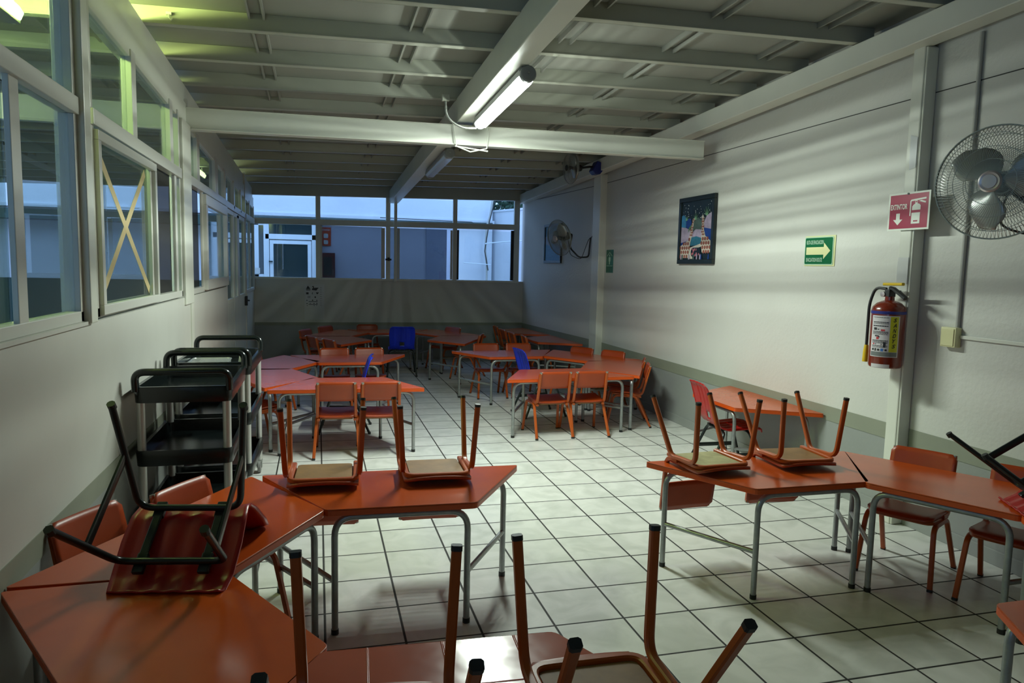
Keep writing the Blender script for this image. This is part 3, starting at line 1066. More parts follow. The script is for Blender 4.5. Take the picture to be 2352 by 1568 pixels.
table(-0.145, 4.57, 63, 'orange table at the rear left side of the middle left ring', G3, sy=1.05)
table(0.30, 4.73, -1, 'orange table at the back of the middle left ring, the blue chair top in front', G3, sy=1.15)
table(2.256, 4.03, 182.6, 'orange trapezoid table in the middle right ring with two orange chairs at its front', G4, sy=1.08, sx=1.02)
table(2.74, 4.32, -117.5, 'orange table at the right end of the middle right ring near the dado wall', G4, sy=1.08)
table(2.70, 4.83, -56, 'orange table at the rear right side of the middle right ring', G4, sy=1.05)
table(2.18, 5.035, 1.5, 'orange table at the rear of the middle right ring, behind the blue chair', G4, sy=1.12)
table(3.02, 2.18, -90, 'single orange trapezoid table standing against the bright right wall', None, sy=0.97)
table(0.55, 7.26, 115, 'dim table at the front left of the rear ring', G5, sy=1.08)
table(0.56, 7.78, 62, 'dim table at the back left of the rear ring, next to the far wall', G5, sy=1.08)
table(1.05, 8.00, 0, 'dim table at the back of the rear ring, behind the large blue chair', G5, sy=1.08)
table(1.55, 7.78, -60, 'dim table at the back right of the rear ring', G5, sy=1.08)
table(1.57, 7.25, -116, 'dim table at the front right of the rear ring with thin grey legs showing', G5, sy=1.08)
table(2.90, 6.90, -88, 'dim orange table along the right wall just behind the rear column', G6, sy=0.95)
table(2.84, 8.20, -86, 'dim table along the right wall in the far right corner', G6, sy=0.95)

# ------------------------------------------------------------------ wooden children chairs
SH = 0.345
def make_chair(seat_under, name='wooden_chair'):
    t = thing(name, 'x', 'chair')
    w, sf, sb = 0.158, -0.185, 0.135
    # plywood seat, slightly dished with a rolled front edge
    n = 10
    st = MB()
    cols = []
    for i in range(n + 1):
        u = i / n
        yy = sf + (sb - sf) * u
        zz = SH + 0.016 - 0.030 * u - (0.016 * max(0, (0.18 - u) / 0.18) ** 2)
        hw = w - (0.03 * max(0, (0.12 - u) / 0.12) ** 2) - (0.025 * max(0, (u - 0.9) / 0.1) ** 2)
        row = []
        for k in range(9):
            v = -1 + 2 * k / 8
            row.append(st.bm.verts.new((v * hw, yy, zz - 0.006 * (1 - v * v))))
        cols.append(row)
    for i in range(n):
        for k in range(8):
            st._face([cols[i][k], cols[i][k + 1], cols[i + 1][k + 1], cols[i + 1][k]])
    so = st.build('seat', M['seat'], t, smooth=True, solid=0.015)
    ub = MB()
    ub.prism(rpoly(-w + 0.030, w - 0.030, sf + 0.045, sb - 0.008, 0.02), -0.006, 0.004, tf=lambda v: Vector((v.x, v.y, SH - 0.017 + v.z - 0.094 * (v.y + 0.025))))
    ub.build('seat_underside', seat_under, so)
    # frame under the seat: U rail open at the back
    zf = SH - 0.018
    pts = fillet([(-w + 0.012, sb + 0.0, zf - 0.02), (-w + 0.012, sf + 0.03, zf + 0.006), (w - 0.012, sf + 0.03, zf + 0.006), (w - 0.012, sb + 0.0, zf - 0.02)], 0.05, 6)
    MB().tube(pts, 0.012, seg=8, flat=(0.011, 0.013), up=(0, 0, 1)).build('seat_frame', M['chair'], t, smooth=True)
    for s in (-1, 1):
        x0 = s * (w + 0.004)
        x1 = s * (w + 0.022)
        zr = SH - 0.030
        fr_ = fillet([(x1, sf - 0.015, 0.006), (x0, sf + 0.045, zr), (x0, 0.0, zr - 0.006)], 0.05, 7)
        bk_ = fillet([(x1, sb + 0.10, 0.006), (x0, sb - 0.055, zr - 0.004), (x0, -0.002, zr - 0.006)], 0.06, 7)
        for p_ in (fr_, bk_):
            lg = MB().tube(p_, 0.012, seg=8, flat=(0.0125, 0.011), up=(1, 0, 0)).build('leg', M['chair'], t, smooth=True)
            d = (p_[1] - p_[0]).normalized()
            MB().tube([p_[0] - d * 0.006, p_[0] + d * 0.007], 0.013, seg=8, flat=(0.0135, 0.012), up=(1, 0, 0)).build('foot_cap', M['rubber'], lg)
        xp = s * (w - 0.012)
        bp_ = fillet([(s * (w - 0.004), 0.03, zr + 0.012), (s * (w - 0.004), sb + 0.005, zr + 0.006), (xp, sb + 0.080, SH + 0.274)], 0.07, 7)
        po = MB().tube(bp_, 0.012, seg=8, flat=(0.012, 0.012), up=(1, 0, 0)).build('back_post', M['chair'], t, smooth=True)
        MB().tube([bp_[-1] - Vector((0, 0.002, 0.006)), bp_[-1] + Vector((0, 0.001, 0.005))], 0.013, seg=8).build('post_cap', M['chrome'], po)
    # curved plywood backrest
    bk = MB()
    zc0, zc1 = SH + 0.124, SH + 0.284
    def fpos(x, z):
        y0_ = sb + 0.005 + (z - (SH - 0.024)) * 0.275
        return (x, y0_ - 0.020 + 0.012 * (1 - (x / w) ** 2), z)
    rows = []
    nn, mm = 14, 6
    for j in range(mm + 1):
        z = zc0 + (zc1 - zc0) * j / mm
        row = []
        for i in range(nn + 1):
            x = (-1 + 2 * i / nn) * (w + 0.006)
            r_ = 0.026
            # rounded corners
            dz = min(z - zc0, zc1 - z)
            if dz < r_:
                lim = (w + 0.006) - r_ + math.sqrt(max(0, r_ * r_ - (r_ - dz) ** 2))
                x = max(-lim, min(lim, x))
            row.append(bk.bm.verts.new(fpos(x, z)))
        rows.append(row)
    for j in range(mm):
        for i in range(nn):
            bk._face([rows[j][i], rows[j][i + 1], rows[j + 1][i + 1], rows[j + 1][i]])
    bmesh.ops.remove_doubles(bk.bm, verts=bk.bm.verts, dist=0.0005)
    bk.build('backrest', M['seat'], t, smooth=True, solid=0.010)
    return t
CH0 = make_chair(M['ply'])
cfirst = True
def chair(x, y, deg, label, group=None, inverted=False, tilt=-5.4):
    global cfirst
    if inverted:
        Rm = Matrix.Rotation(R_(deg), 4, 'Z') @ Matrix.Rotation(R_(tilt), 4, 'X') @ Matrix.Rotation(PI, 4, 'Y')
        off = Rm @ Vector((0, 0, SH + 0.014))
        m_ = Matrix.Translation(Vector((x, y, H + 0.006)) - off) @ Rm
        # keep x,y of the origin where asked
        m_.translation.x += off.x
        m_.translation.y += off.y
    else:
        m_ = Matrix.Translation((x, y, 0)) @ Matrix.Rotation(R_(deg), 4, 'Z')
    if cfirst:
        o = CH0
        place(o, matrix=m_)
        cfirst = False
    else:
        o = dup(CH0, matrix=m_)
    o['label'] = label
    if group:
        o['group'] = group
    elif 'group' in o:
        del o['group']
    return o
GI = 'brown chairs turned upside down on the tables'
GU = 'orange chairs standing at the middle rings'
GF = 'dim chairs around the rear tables'
GN = 'chairs standing behind the front tables'
chair(0.005, 0.565, -3, 'brown wooden chair upside down on the left of the table, nearer the red shell chair', GI, True)
chair(0.525, 0.555, -2, 'brown wooden chair upside down near the pointed end of the left table', GI, True)
CHP = chair(1.945, 0.44, 4, 'brown wooden chair upside down on the right table, nearer its left tip, pale underside', GI, True)
def recolour(root, part, mm):
    for ch in root.children_recursive:
        if ch.name.split('.')[0] == part:
            ch.data = ch.data.copy()
            ch.data.materials.clear()
            ch.data.materials.append(mm)
recolour(CHP, 'seat_underside', mat('pale_worn_plywood', (0.36, 0.33, 0.17), 0.6, bump=0.1, bscale=25, var=0.25, vscale=14))
chair(2.47, 0.44, -3, 'brown wooden chair upside down on the right table, further from its left tip', GI, True)
chair(0.085, -1.50, 174, 'brown chair upside down at the bottom edge, left one on the glossy covered table', GI, True)
chair(0.615, -1.49, 179, 'brown chair upside down at the bottom edge with its rounded seat frame showing', GI, True)
chair(-0.70, -0.03, 60, 'orange chair at the left wall behind the front left table, nearest the camera', GN)
chair(-0.42, 0.26, 58, 'orange chair with its back rising behind the ribs of the upturned red shell chair', GN)
chair(3.03, 0.17, -60, 'dark orange chair behind the right table, next to the right column', GN)
chair(3.26, -0.25, -62, 'dark orange chair behind the right table, cut by the right edge of the picture', GN)
chair(0.13, 3.22, 177, 'orange chair seen from behind at the middle left table, the left one of the pair', GU)
chair(0.48, 3.20, 178, 'orange chair seen from behind at the middle left table, the right one of the pair', GU)
chair(-0.56, 3.60, 113, 'dark red chair standing sideways between the carts and the middle left tables', GU)
chair(-0.52, 5.02, 63, 'orange chair with its rounded back showing just right of the black carts', GU)
chair(0.155, 5.24, 0, 'orange chair facing us behind the middle left ring, dull backrest', GU)
chair(0.545, 5.24, 1, 'orange chair facing us behind the middle left ring, shiny backrest catching the light', GU)
chair(2.09, 3.57, 182, 'orange chair seen from behind at the middle right table, nearer the aisle', GU)
chair(2.46, 3.57, 178, 'orange chair seen from behind at the middle right table, nearer the wall', GU)
chair(3.06, 3.90, -112, 'side-on orange chair at the right end of the middle right ring, the nearer one', GU)
chair(3.20, 4.30, -116, 'orange chair behind the nearer side-on chair at the right end of the middle right ring', GU)
chair(3.17, 4.84, -57, 'orange chair behind the middle right ring, nearest the right wall', GU)
chair(2.92, 5.20, -55, 'orange chair at the back of the middle right ring, in front of the rear column', GU)
chair(2.00, 5.62, 1, 'orange chair facing us behind the middle right ring, left of the pair', GU)
chair(2.42, 5.62, 1, 'orange chair facing us behind the middle right ring, right of the pair', GU)
chair(0.08, 6.92, 115, 'dim red chair at the front left of the rear ring, the further one', GF)
chair(0.29, 6.52, 117, 'dim red chair at the front left of the rear ring, the nearer one', GF)
chair(-0.02, 7.78, 62, 'dim chair at the far left end of the rear ring', GF)
chair(0.24, 8.30, 50, 'dim red chair at the back left of the rear ring close to the far wall', GF)
chair(0.73, 8.50, 0, 'dim red chair at the back of the rear ring below the windows', GF)
chair(1.85, 8.08, -55, 'dim chair at the back right of the rear ring', GF)
chair(2.02, 7.12, -112, 'dim orange chair with its back slanting at the right end of the rear ring', GF)
chair(2.97, 8.45, 88, 'dim dark chair furthest back at the tables along the right wall', GF)
chair(2.93, 7.85, 92, 'dim chair second from the far end at the tables along the right wall', GF)
chair(2.93, 7.30, 90, 'dim chair third from the far end at the tables along the right wall', GF)
chair(2.98, 6.80, 86, 'dim chair at the near end of the tables along the right wall', GF)

# ------------------------------------------------------------------ plastic shell chairs
def make_shell(pl, name, hole=True, sh=0.385):
    t = thing(name, 'x', 'chair')
    def prof(v):
        # v 0..1 along the shell from front lip over the seat up to the back top -> (y, z, halfwidth)
        P = [(0.0, -0.215, -0.030, 0.165), (0.05, -0.205, -0.004, 0.178), (0.15, -0.14, 0.006, 0.188), (0.30, -0.03, -0.006, 0.192), (0.42, 0.06, -0.014, 0.188),
             (0.50, 0.115, 0.004, 0.180), (0.57, 0.145, 0.045, 0.172), (0.68, 0.168, 0.125, 0.176), (0.82, 0.195, 0.225, 0.182), (0.94, 0.222, 0.305, 0.172), (1.0, 0.245, 0.330, 0.145)]
        for i in range(len(P) - 1):
            if v <= P[i + 1][0]:
                a, b_ = P[i], P[i + 1]
                u = (v - a[0]) / (b_[0] - a[0])
                u2 = u
                return [a[k] + (b_[k] - a[k]) * u2 for k in (1, 2, 3)]
        return P[-1][1:]
    sm = MB()
    nu, nv = 22, 40
    rows = []
    for j in range(nv + 1):
        v = j / nv
        y_, z_, hw = prof(v)
        row = []
        for i in range(nu + 1):
            u = -1 + 2 * i / nu
            back = max(0, min(1, (v - 0.5) / 0.15))
            e = abs(u) ** 4
            lift = 0.022 * e
            rib = 0.0042 * math.cos(u * PI * 5) * (1 - e)
            # seat edges roll down, back edges roll backwards
            dz = (-lift * 0.8 * (1 - back)) + rib * (1 - back)
            dy = lift * 1.0 * back + rib * back - 0.012 * (1 - u * u) * 0
            cup = 0.016 * (u * u) * (1 - back)
            row.append(sm.bm.verts.new((u * hw, y_ + dy, sh + z_ + dz + cup)))
        rows.append(row)
    for j in range(nv):
        for i in range(nu):
            vv, uu = (j + 0.5) / nv, -1 + 2 * (i + 0.5) / nu
            if hole and 0.565 < vv < 0.65 and abs(uu) < 0.24 * (1 - (vv - 0.565) * 5):
                continue
            sm._face([rows[j][i], rows[j][i + 1], rows[j + 1][i + 1], rows[j + 1][i]])
    sm.build('shell', pl, t, smooth=True, solid=0.007)
    zc = sh - 0.034
    for (yc, yf) in ((-0.115, -0.225), (0.085, 0.235)):
        for s in (-1, 1):
            pts = fillet([(s * 0.205, yf, 0.008), (s * 0.165, yc, zc), (0, yc, zc)], 0.05, 7)
            lg = MB().tube(pts, 0.0115, seg=10).build('leg', M['black_m'], t, smooth=True)
            MB().tube([pts[0] - Vector((0, 0, 0.006)), pts[0] + Vector((0, 0, 0.014))], 0.0135, seg=10).build('foot_cap', M['rubber'], lg)
    for s in (-1, 1):
        MB().tube([(s * 0.187, -0.172, 0.185), (s * 0.187, 0.165, 0.175)], 0.01, seg=8, flat=(0.016, 0.006), up=(0, 0, 1)).build('side_brace', M['black_m'], t, smooth=True)
        b_ = MB()
        b_.box((s * 0.10, -0.115, zc + 0.014), (0.035, 0.07, 0.018))
        b_.box((s * 0.10, 0.085, zc + 0.014), (0.035, 0.06, 0.018))
        b_.box((s * 0.10, -0.015, zc + 0.010), (0.028, 0.2, 0.010))
        b_.build('mount', M['black_m'], t, bevel=0.004)
    return t
def tent(x, y, z, deg, tilt, anchor):
    """upside-down placement so that local point `anchor` lands on (x,y,z)"""
    Rm = Matrix.Rotation(R_(deg), 4, 'Z') @ Matrix.Rotation(R_(tilt), 4, 'X') @ Matrix.Rotation(PI, 4, 'Y')
    return Matrix.Translation(Vector((x, y, z)) - (Rm @ Vector(anchor))) @ Rm
SR = make_shell(M['red_pl'], 'shell_chair')
place(SR, matrix=tent(-0.485, -0.575, H + 0.006, -11, 36.5, (0, -0.212, 0.365)))
SR['label'] = 'dark red plastic shell chair with black tube legs upside down on the front left table'
o = dup(SR, matrix=tent(2.95, -0.50, H + 0.006, -118, 36.5, (0, -0.212, 0.365)))
o['label'] = 'red shell chair with black tube legs upside down at the right picture edge'
o = dup(SR, (3.10, 2.08, 0), R_(82))
o['label'] = 'bright red shell chair with a grip hole at the table by the right wall'
SB = make_shell(M['blue_pl'], 'shell_chair')
place(SB, (0.22, 4.06, 0), R_(-95))
SB['label'] = 'blue shell chair seen edge on inside the middle left ring'
o = dup(SB, (2.29, 4.48, 0), R_(96))
o['label'] = 'blue shell chair leaning back inside the middle right ring'
o = dup(SB, (1.14, 7.50, 0), R_(176))
o['label'] = 'blue shell chair seen from behind in the opening of the rear ring'

# ------------------------------------------------------------------ utility carts
def make_cart():
    t = thing('utility_cart', 'x', 'cart')
    W2, L2 = 0.235, 0.40
    for (z0, dep) in ((0.858, 0.082), (0.530, 0.080), (0.19, 0.082)):
        tr = MB()
        o_, i_ = rpoly(-W2, W2, -L2, L2, 0.045, 5), rpoly(-W2 + 0.022, W2 - 0.022, -L2 + 0.022, L2 - 0.022, 0.03, 5)
        n = len(o_)
        zt2 = z0 + dep
        vo0 = [tr.bm.verts.new((p[0] * 0.985, p[1] * 0.99, z0)) for p in o_]
        vo1 = [tr.bm.verts.new((p[0], p[1], zt2 - 0.008)) for p in o_]
        vo2 = [tr.bm.verts.new((p[0] * 0.985, p[1] * 0.99, zt2)) for p in o_]
        vi1 = [tr.bm.verts.new((p[0], p[1], zt2)) for p in i_]
        vi0 = [tr.bm.verts.new((p[0] * 0.97, p[1] * 0.98, z0 + 0.012)) for p in i_]
        for A, B in ((vo0, vo1), (vo1, vo2), (vo2, vi1), (vi1, vi0)):
            for k in range(n):
                tr._face([A[k], A[(k + 1) % n], B[(k + 1) % n], B[k]])
        tr._face(vo0)
        tr._face(vi0)
        tr.build('shelf_tray', M['black_pl'], t, smooth=True)
    for sx in (-1, 1):
        for sy in (-1, 1):
            MB().lathe([(0.021, 0.10), (0.021, 0.19)], seg=14, c=(sx * 0.205, sy * 0.365, 0)).lathe([(0.021, 0.265), (0.021, 0.535)], seg=14, c=(sx * 0.205, sy * 0.365, 0)).lathe([(0.021, 0.60), (0.021, 0.865)], seg=14, c=(sx * 0.205, sy * 0.365, 0)).build('post', M['post'], t, smooth=True)
            cs = MB()
            cs.bb(sx * 0.205 - 0.022, sx * 0.205 + 0.022, sy * 0.365 - 0.025, sy * 0.365 + 0.025, 0.085, 0.10)
            cs.bb(sx * 0.205 - 0.020, sx * 0.205 - 0.016, sy * 0.365 - 0.02, sy * 0.365 + 0.02, 0.04, 0.09)
            cs.bb(sx * 0.205 + 0.016, sx * 0.205 + 0.020, sy * 0.365 - 0.02, sy * 0.365 + 0.02, 0.04, 0.09)
            ca = cs.build('caster', M['chrome'], t, bevel=0.002)
            MB().lathe([(0.047, -0.011), (0.050, -0.008), (0.050, 0.008), (0.047, 0.011)], seg=20, c=(sx * 0.205, sy * 0.365, 0.05), rot=Matrix.Rotation(PI / 2, 3, 'Y')).build('wheel', M['grey_pl'], ca, smooth=True)
    for sy in (-1, 1):
        pts = fillet([(-0.222, sy * 0.385, 0.92), (-0.222, sy * 0.405, 1.018), (0.222, sy * 0.405, 1.018), (0.222, sy * 0.385, 0.92)], 0.07, 8)
        MB().tube(pts, 0.0185, seg=12).build("handle", M['black_pl'], t, smooth=True)
    return t
CT = make_cart()
place(CT, (-0.69, 1.44, 0), 0)
CT['label'] = 'black three shelf utility cart with grey posts, nearest of the carts at the left wall'
CT['group'] = 'utility carts along the left wall'
o = dup(CT, (-0.665, 2.36, 0), R_(-1), 'black utility cart standing further back behind the nearest cart', 'utility carts along the left wall')
# things lying in the rear cart's top tray
t = thing('serving_tray', 'crumpled silver tray lying in the top of the rear cart', 'tray', (-0.74, 2.36, 0.8705))
tm = MB()
tm.prism(rpoly(-0.12, 0.12, -0.15, 0.15, 0.03), 0.0, 0.006)
tm.build('base', M['foil'], t)
tm = MB()
tm.tube([(p[0], p[1], 0.028) for p in rpoly(-0.125, 0.125, -0.155, 0.155, 0.03)], 0.006, seg=6, closed=True)
tm.prism(rpoly(-0.125, 0.125, -0.155, 0.155, 0.03), 0.006, 0.028)
tm.build('rim', M['foil'], t)
def lump(name, label, cat, loc, s, m, seed):
    r = random.Random(seed)
    b_ = MB()
    bmesh.ops.create_icosphere(b_.bm, subdivisions=3, radius=1.0)
    for v in b_.bm.verts:
        k_ = 1 + r.uniform(-0.10, 0.10)
        v.co = Vector((v.co.x * s[0] * k_, v.co.y * s[1] * k_, max(-0.6, v.co.z) * s[2] * k_))
    mn = min(v.co.z for v in b_.bm.verts)
    for v in b_.bm.verts:
        v.co.z -= mn
    o_ = b_.build(name, m, smooth=True)
    o_.location = loc
    return tag(o_, label, cat)
lump('plastic_bag', 'white crumpled plastic bag hooked at the right side of the rear cart', 'bag', (-0.50, 2.20, 0.8705), (0.035, 0.07, 0.075), M['cloth_w'], 2)
lump('food_packet', 'green packet in the top tray of the rear cart', 'packet', (-0.74, 2.12, 0.8705), (0.06, 0.045, 0.03), M['greenish'], 5)

# ------------------------------------------------------------------ wall fans
def fan_grille(Rg, depth, seed=0):
    g = MB()
    def ring(r, z, th=0.0024):
        g.tube([(r * math.cos(2 * PI * k / 48), r * math.sin(2 * PI * k / 48), z) for k in range(48)], th, seg=5, closed=True)
    return g, ring
def make_fan(Rg=0.275, motor=None, name='wall_fan'):
    """axis along local +Z = blowing direction"""
    motor = motor or M['black_mat']
    t = thing(name, 'x', 'fan')
    def dome(r, sgn, hub):
        # depth of the cage surface at radius r
        u = r / Rg
        return sgn * (0.075 * math.sqrt(max(0, 1 - u ** 2.6)) + 0.004)
    for nm, sgn, tw in (('front_grille', 1, 0.55), ('rear_grille', -1, -0.45)):
        g = MB()
        nw = 100
        for k in range(nw):
            a0 = 2 * PI * k / nw
            pts = []
            for i in range(8):
                u = i / 7
                r = 0.045 + (Rg - 0.045) * u
                a = a0 + tw * (1 - u) ** 1.3
                pts.append((r * math.cos(a), r * math.sin(a), dome(r, sgn, 0)))
            g.tube(pts, 0.0012, seg=4, cap=False)
        for r, th in ((Rg, 0.004), (Rg * 0.86, 0.0016), (Rg * 0.62, 0.0016), (Rg * 0.40, 0.0016), (0.05, 0.003)):
            g.tube([(r * math.cos(2 * PI * k / 48), r * math.sin(2 * PI * k / 48), dome(r, sgn, 0)) for k in range(48)], th, seg=5, closed=True)
        g.build(nm, M['chrome'], t, smooth=True)
    MB().lathe([(0.0, 0.078), (0.052, 0.078), (0.052, 0.086), (0.044, 0.092), (0.034, 0.090), (0.032, 0.094), (0.0, 0.095)], seg=32).build('badge', M['gauge'], t, smooth=True)
    hub = MB().lathe([(0.034, -0.02), (0.036, 0.03), (0.022, 0.04), (0.0, 0.042)], seg=20).build('hub', motor, t, smooth=True)
    for k in range(3):
        a0 = 2 * PI * k / 3 + 0.5
        bl = MB()
        rows = []
        for i in range(11):
            u = i / 10
            r = 0.03 + (Rg * 0.84 - 0.03) * u
            w0_ = 0.26 + 0.78 * math.sin(PI * min(1, u * 0.95 + 0.12)) ** 0.8
            row = []
            for j in range(9):
                v = -1 + 2 * j / 8
                a = a0 + v * w0_ * 0.75 + 0.45 * u
                row.append(bl.bm.verts.new((r * math.cos(a), r * math.sin(a), 0.034 * v * (1 - 0.35 * u) - 0.012 * v * v)))
            rows.append(row)
        for i in range(10):
            for j in range(8):
                bl._face([rows[i][j], rows[i][j + 1], rows[i + 1][j + 1], rows[i + 1][j]])
        bl.build('blade', M['blade'], t, smooth=True, solid=0.0016)
    MB().lathe([(0.028, -0.215), (0.05, -0.20), (0.060, -0.16), (0.062, -0.10), (0.05, -0.085)], seg=24).build('motor', motor, t, smooth=True)
    return t
def axis_matrix(loc, direction, roll=0):
    d = Vector(direction).normalized()
    q = d.to_track_quat('Z', 'Y')
    return Matrix.Translation(loc) @ q.to_matrix().to_4x4() @ Matrix.Rotation(roll, 4, 'Z')
F1 = make_fan()
d1_ = Vector((-0.90, -0.40, -0.03)).normalized()
p1_ = Vector((3.20, -0.03, 2.048))
place(F1, matrix=axis_matrix(p1_, d1_, 1.55))
F1['label'] = 'large silver wire cage wall fan on the right wall beside the extinguisher sign'
F1['group'] = 'wall fans on the right wall'
inv = F1.matrix_basis.inverted() if False else axis_matrix(p1_, d1_, 1.55).inverted()
def warm(root, mtx, pts, r, name, m, flat=None):
    iv = mtx.inverted()
    return MB().tube([iv @ Vector(p) for p in pts], r, seg=8, flat=flat).build(name, m, root, smooth=True)
mm1 = axis_matrix(p1_, d1_, 1.55)
back1 = p1_ - d1_ * 0.15
warm(F1, mm1, [back1, back1 + Vector((0.05, -0.03, -0.06)), (3.45, -0.06, 1.93), (3.575, -0.10, 1.90)], 0.016, 'bracket_arm', M['black_mat'])
warm(F1, mm1, [(3.578, -0.10, 1.80), (3.578, -0.10, 2.0)], 0.02, 'wall_plate', M['black_mat'], flat=(0.03, 0.008))
warm(F1, mm1, fillet([back1 + Vector((0.02, 0.0, -0.03)), back1 + Vector((0.0, 0.05, -0.20)), back1 + Vector((0.10, -0.08, -0.26)), (3.55, -0.22, 1.78), (3.57, -0.45, 1.95)], 0.08), 0.006, 'cable', M['rubber'])
def fan_copy(p, d, roll, label, mot=None):
    o_ = dup(F1, matrix=axis_matrix(Vector(p), Vector(d), roll), label=label)
    for ch in list(o_.children):
        if ch.name.startswith(('bracket', 'wall_plate', 'cable')):
            bpy.data.objects.remove(ch)
    return o_
p2_, d2_ = Vector((3.10, 6.35, 1.985)), Vector((-0.90, -0.32, -0.22)).normalized()
F2 = fan_copy(p2_, d2_, 0.2, 'smaller dim wall fan with a black bracket left of the rear column')
F2.scale = (0.87, 0.87, 0.87)
mm2 = axis_matrix(p2_, d2_, 0.2) @ Matrix.Scale(0.87, 4)
bk2 = p2_ - d2_ * 0.15
warm(F2, mm2, fillet([bk2, bk2 + Vector((0.06, 0.0, 0.03)), bk2 + Vector((0.04, 0.02, -0.16)), (3.38, 6.33, 1.73), (3.52, 6.34, 1.74), (3.55, 6.36, 2.0)], 0.04), 0.013, 'bracket_arm', M['black_mat'])
warm(F2, mm2, fillet([bk2 + Vector((0, 0, -0.03)), bk2 + Vector((0.03, -0.03, -0.26)), (3.40, 6.3, 1.70), (3.50, 6.3, 1.98), (3.56, 6.3, 2.02), (3.57, 6.3, 2.08)], 0.05), 0.005, 'cable', M['rubber'])
p3_, d3_ = Vector((2.97, 5.60, 2.80)), Vector((-1.0, -0.12, -0.05)).normalized()
F3 = fan_copy(p3_, d3_, 0.4, 'dim fan with a blue motor housing tucked under the ceiling behind the cross beam')
F3.scale = (0.70, 0.70, 0.70)
mm3 = axis_matrix(p3_, d3_, 0.4) @ Matrix.Scale(0.70, 4)
for ch in F3.children:
    if ch.name.startswith('motor') or ch.name.startswith('badge'):
        ch.data = ch.data.copy()
        ch.data.materials[0] = M['black_mat']
warm(F3, mm3, [p3_ - d3_ * 0.12, (3.22, 5.62, 2.83), (3.44, 5.66, 2.83)], 0.02, 'bracket_arm', M['black_mat'])
iv = mm3.inverted()
hb = MB()
hb.prism([(3.24, 2.78), (3.30, 2.90), (3.44, 2.86), (3.45, 2.81), (3.38, 2.79), (3.34, 2.74), (3.28, 2.74)], 5.56, 5.70, tf=lambda v: iv @ Vector((v.x, v.z, v.y)))
hb.build('motor_housing', M['navy'], F3, bevel=0.01)

# ------------------------------------------------------------------ lettering helper
def text_mesh(txt, size, loc_fn, name, m, parent, width=None, height=None, shear=0.0, depth=0.0006, bold=0.022):
    """text flattened to a mesh; loc_fn maps (u,v,w) (text plane, centred) to parent space"""
    cu = bpy.data.curves.new('lettering', 'FONT')
    cu.body = txt
    cu.size = size
    cu.align_x = 'CENTER'
    cu.align_y = 'CENTER'
    cu.shear = shear
    cu.offset = size * bold
    ob = bpy.data.objects.new('lettering', cu)
    C.objects.link(ob)
    dg = bpy.context.evaluated_depsgraph_get()
    me = bpy.data.meshes.new_from_object(ob.evaluated_get(dg))
    bpy.data.objects.remove(ob)
    bpy.data.curves.remove(cu)
    xs_ = [v.co.x for v in me.vertices]
    ys_ = [v.co.y for v in me.vertices]
    cx_, cy_ = (max(xs_) + min(xs_)) / 2, (max(ys_) + min(ys_)) / 2
    kx = width / (max(xs_) - min(xs_)) if width else 1
    ky = height / (max(ys_) - min(ys_)) if height else (kx if width else 1)
    for v in me.vertices:
        v.co = Vector(loc_fn((v.co.x - cx_) * kx, (v.co.y - cy_) * ky, depth))
    me.materials.clear()
    me.materials.append(m)
    me.name = name
    o_ = bpy.data.objects.new(name, me)
    C.objects.link(o_)
    o_.parent = parent
    return o_

def wall_map(u, v, w):
    """sign plane on the right wall: u to the right as seen from inside = -Y, v up, w out of the wall (-X)"""
    return (-w, -u, v)
def wprism(b_, poly, w0, w1):
    b_.prism(poly, w0, w1, tf=lambda v: Vector(wall_map(v.x, v.y, v.z)))

# EXTINTOR sign
t = thing('extinguisher_sign', 'crimson sign reading EXTINTOR with an arrow, on the right column', 'sign', (3.487, 0.81, 1.977), R_(-1))
b_ = MB(); wprism(b_, [(-0.165, -0.115), (0.165, -0.115), (0.165, 0.115), (-0.165, 0.115)], 0, 0.003); b_.build('board', M['sign_w'], t)
b_ = MB(); wprism(b_, [(-0.152, -0.104), (0.152, -0.104), (0.152, 0.104), (-0.152, 0.104)], 0.003, 0.0036); b_.build('face', M['magenta'], t)
text_mesh('EXTINTOR', 0.04, lambda u, v, w: wall_map(u - 0.077, v + 0.030, 0.0042), 'lettering', M['sign_w'], t, width=0.135, height=0.033)
b_ = MB()
wprism(b_, [(-0.095, -0.010), (-0.095, -0.048), (-0.118, -0.048), (-0.080, -0.082), (-0.042, -0.048), (-0.065, -0.048), (-0.065, -0.010)], 0.0036, 0.0044)
b_.build('arrow', M['sign_w'], t)
b_ = MB()
for poly in ([(0.012, -0.030), (0.021, -0.030), (0.021, 0.058), (0.135, 0.066), (0.135, 0.076), (0.020, 0.068), (0.012, 0.060)],
             [(0.030, 0.004), (0.095, 0.004), (0.095, 0.030), (0.082, 0.040), (0.070, 0.042), (0.070, 0.060), (0.052, 0.060), (0.052, 0.042), (0.040, 0.036), (0.030, 0.026)],
             [(0.080, 0.056), (0.130, 0.042), (0.134, 0.050), (0.100, 0.060)],
             [(0.028, -0.078), (0.094, -0.078), (0.094, -0.012), (0.028, -0.012)]):
    wprism(b_, poly, 0.0036, 0.0044)
b_.build('pictogram', M['sign_w'], t)
b_ = MB()
wprism(b_, [(0.045, -0.066), (0.078, -0.066), (0.078, -0.058), (0.045, -0.058)], 0.0044, 0.0048)
b_.build('pictogram_slot', M['magenta'], t)
b_ = MB()
wprism(b_, [(0.055, 0.049), (0.067, 0.049), (0.067, 0.057), (0.055, 0.057)], 0.0044, 0.0048)
b_.build('pictogram_gauge', M['magenta'], t)
b_ = MB(); wprism(b_, rpoly(-0.015, 0.0, 0.100, 0.112, 0.005), 0.003, 0.006); b_.build('nail', M['ink'], t)

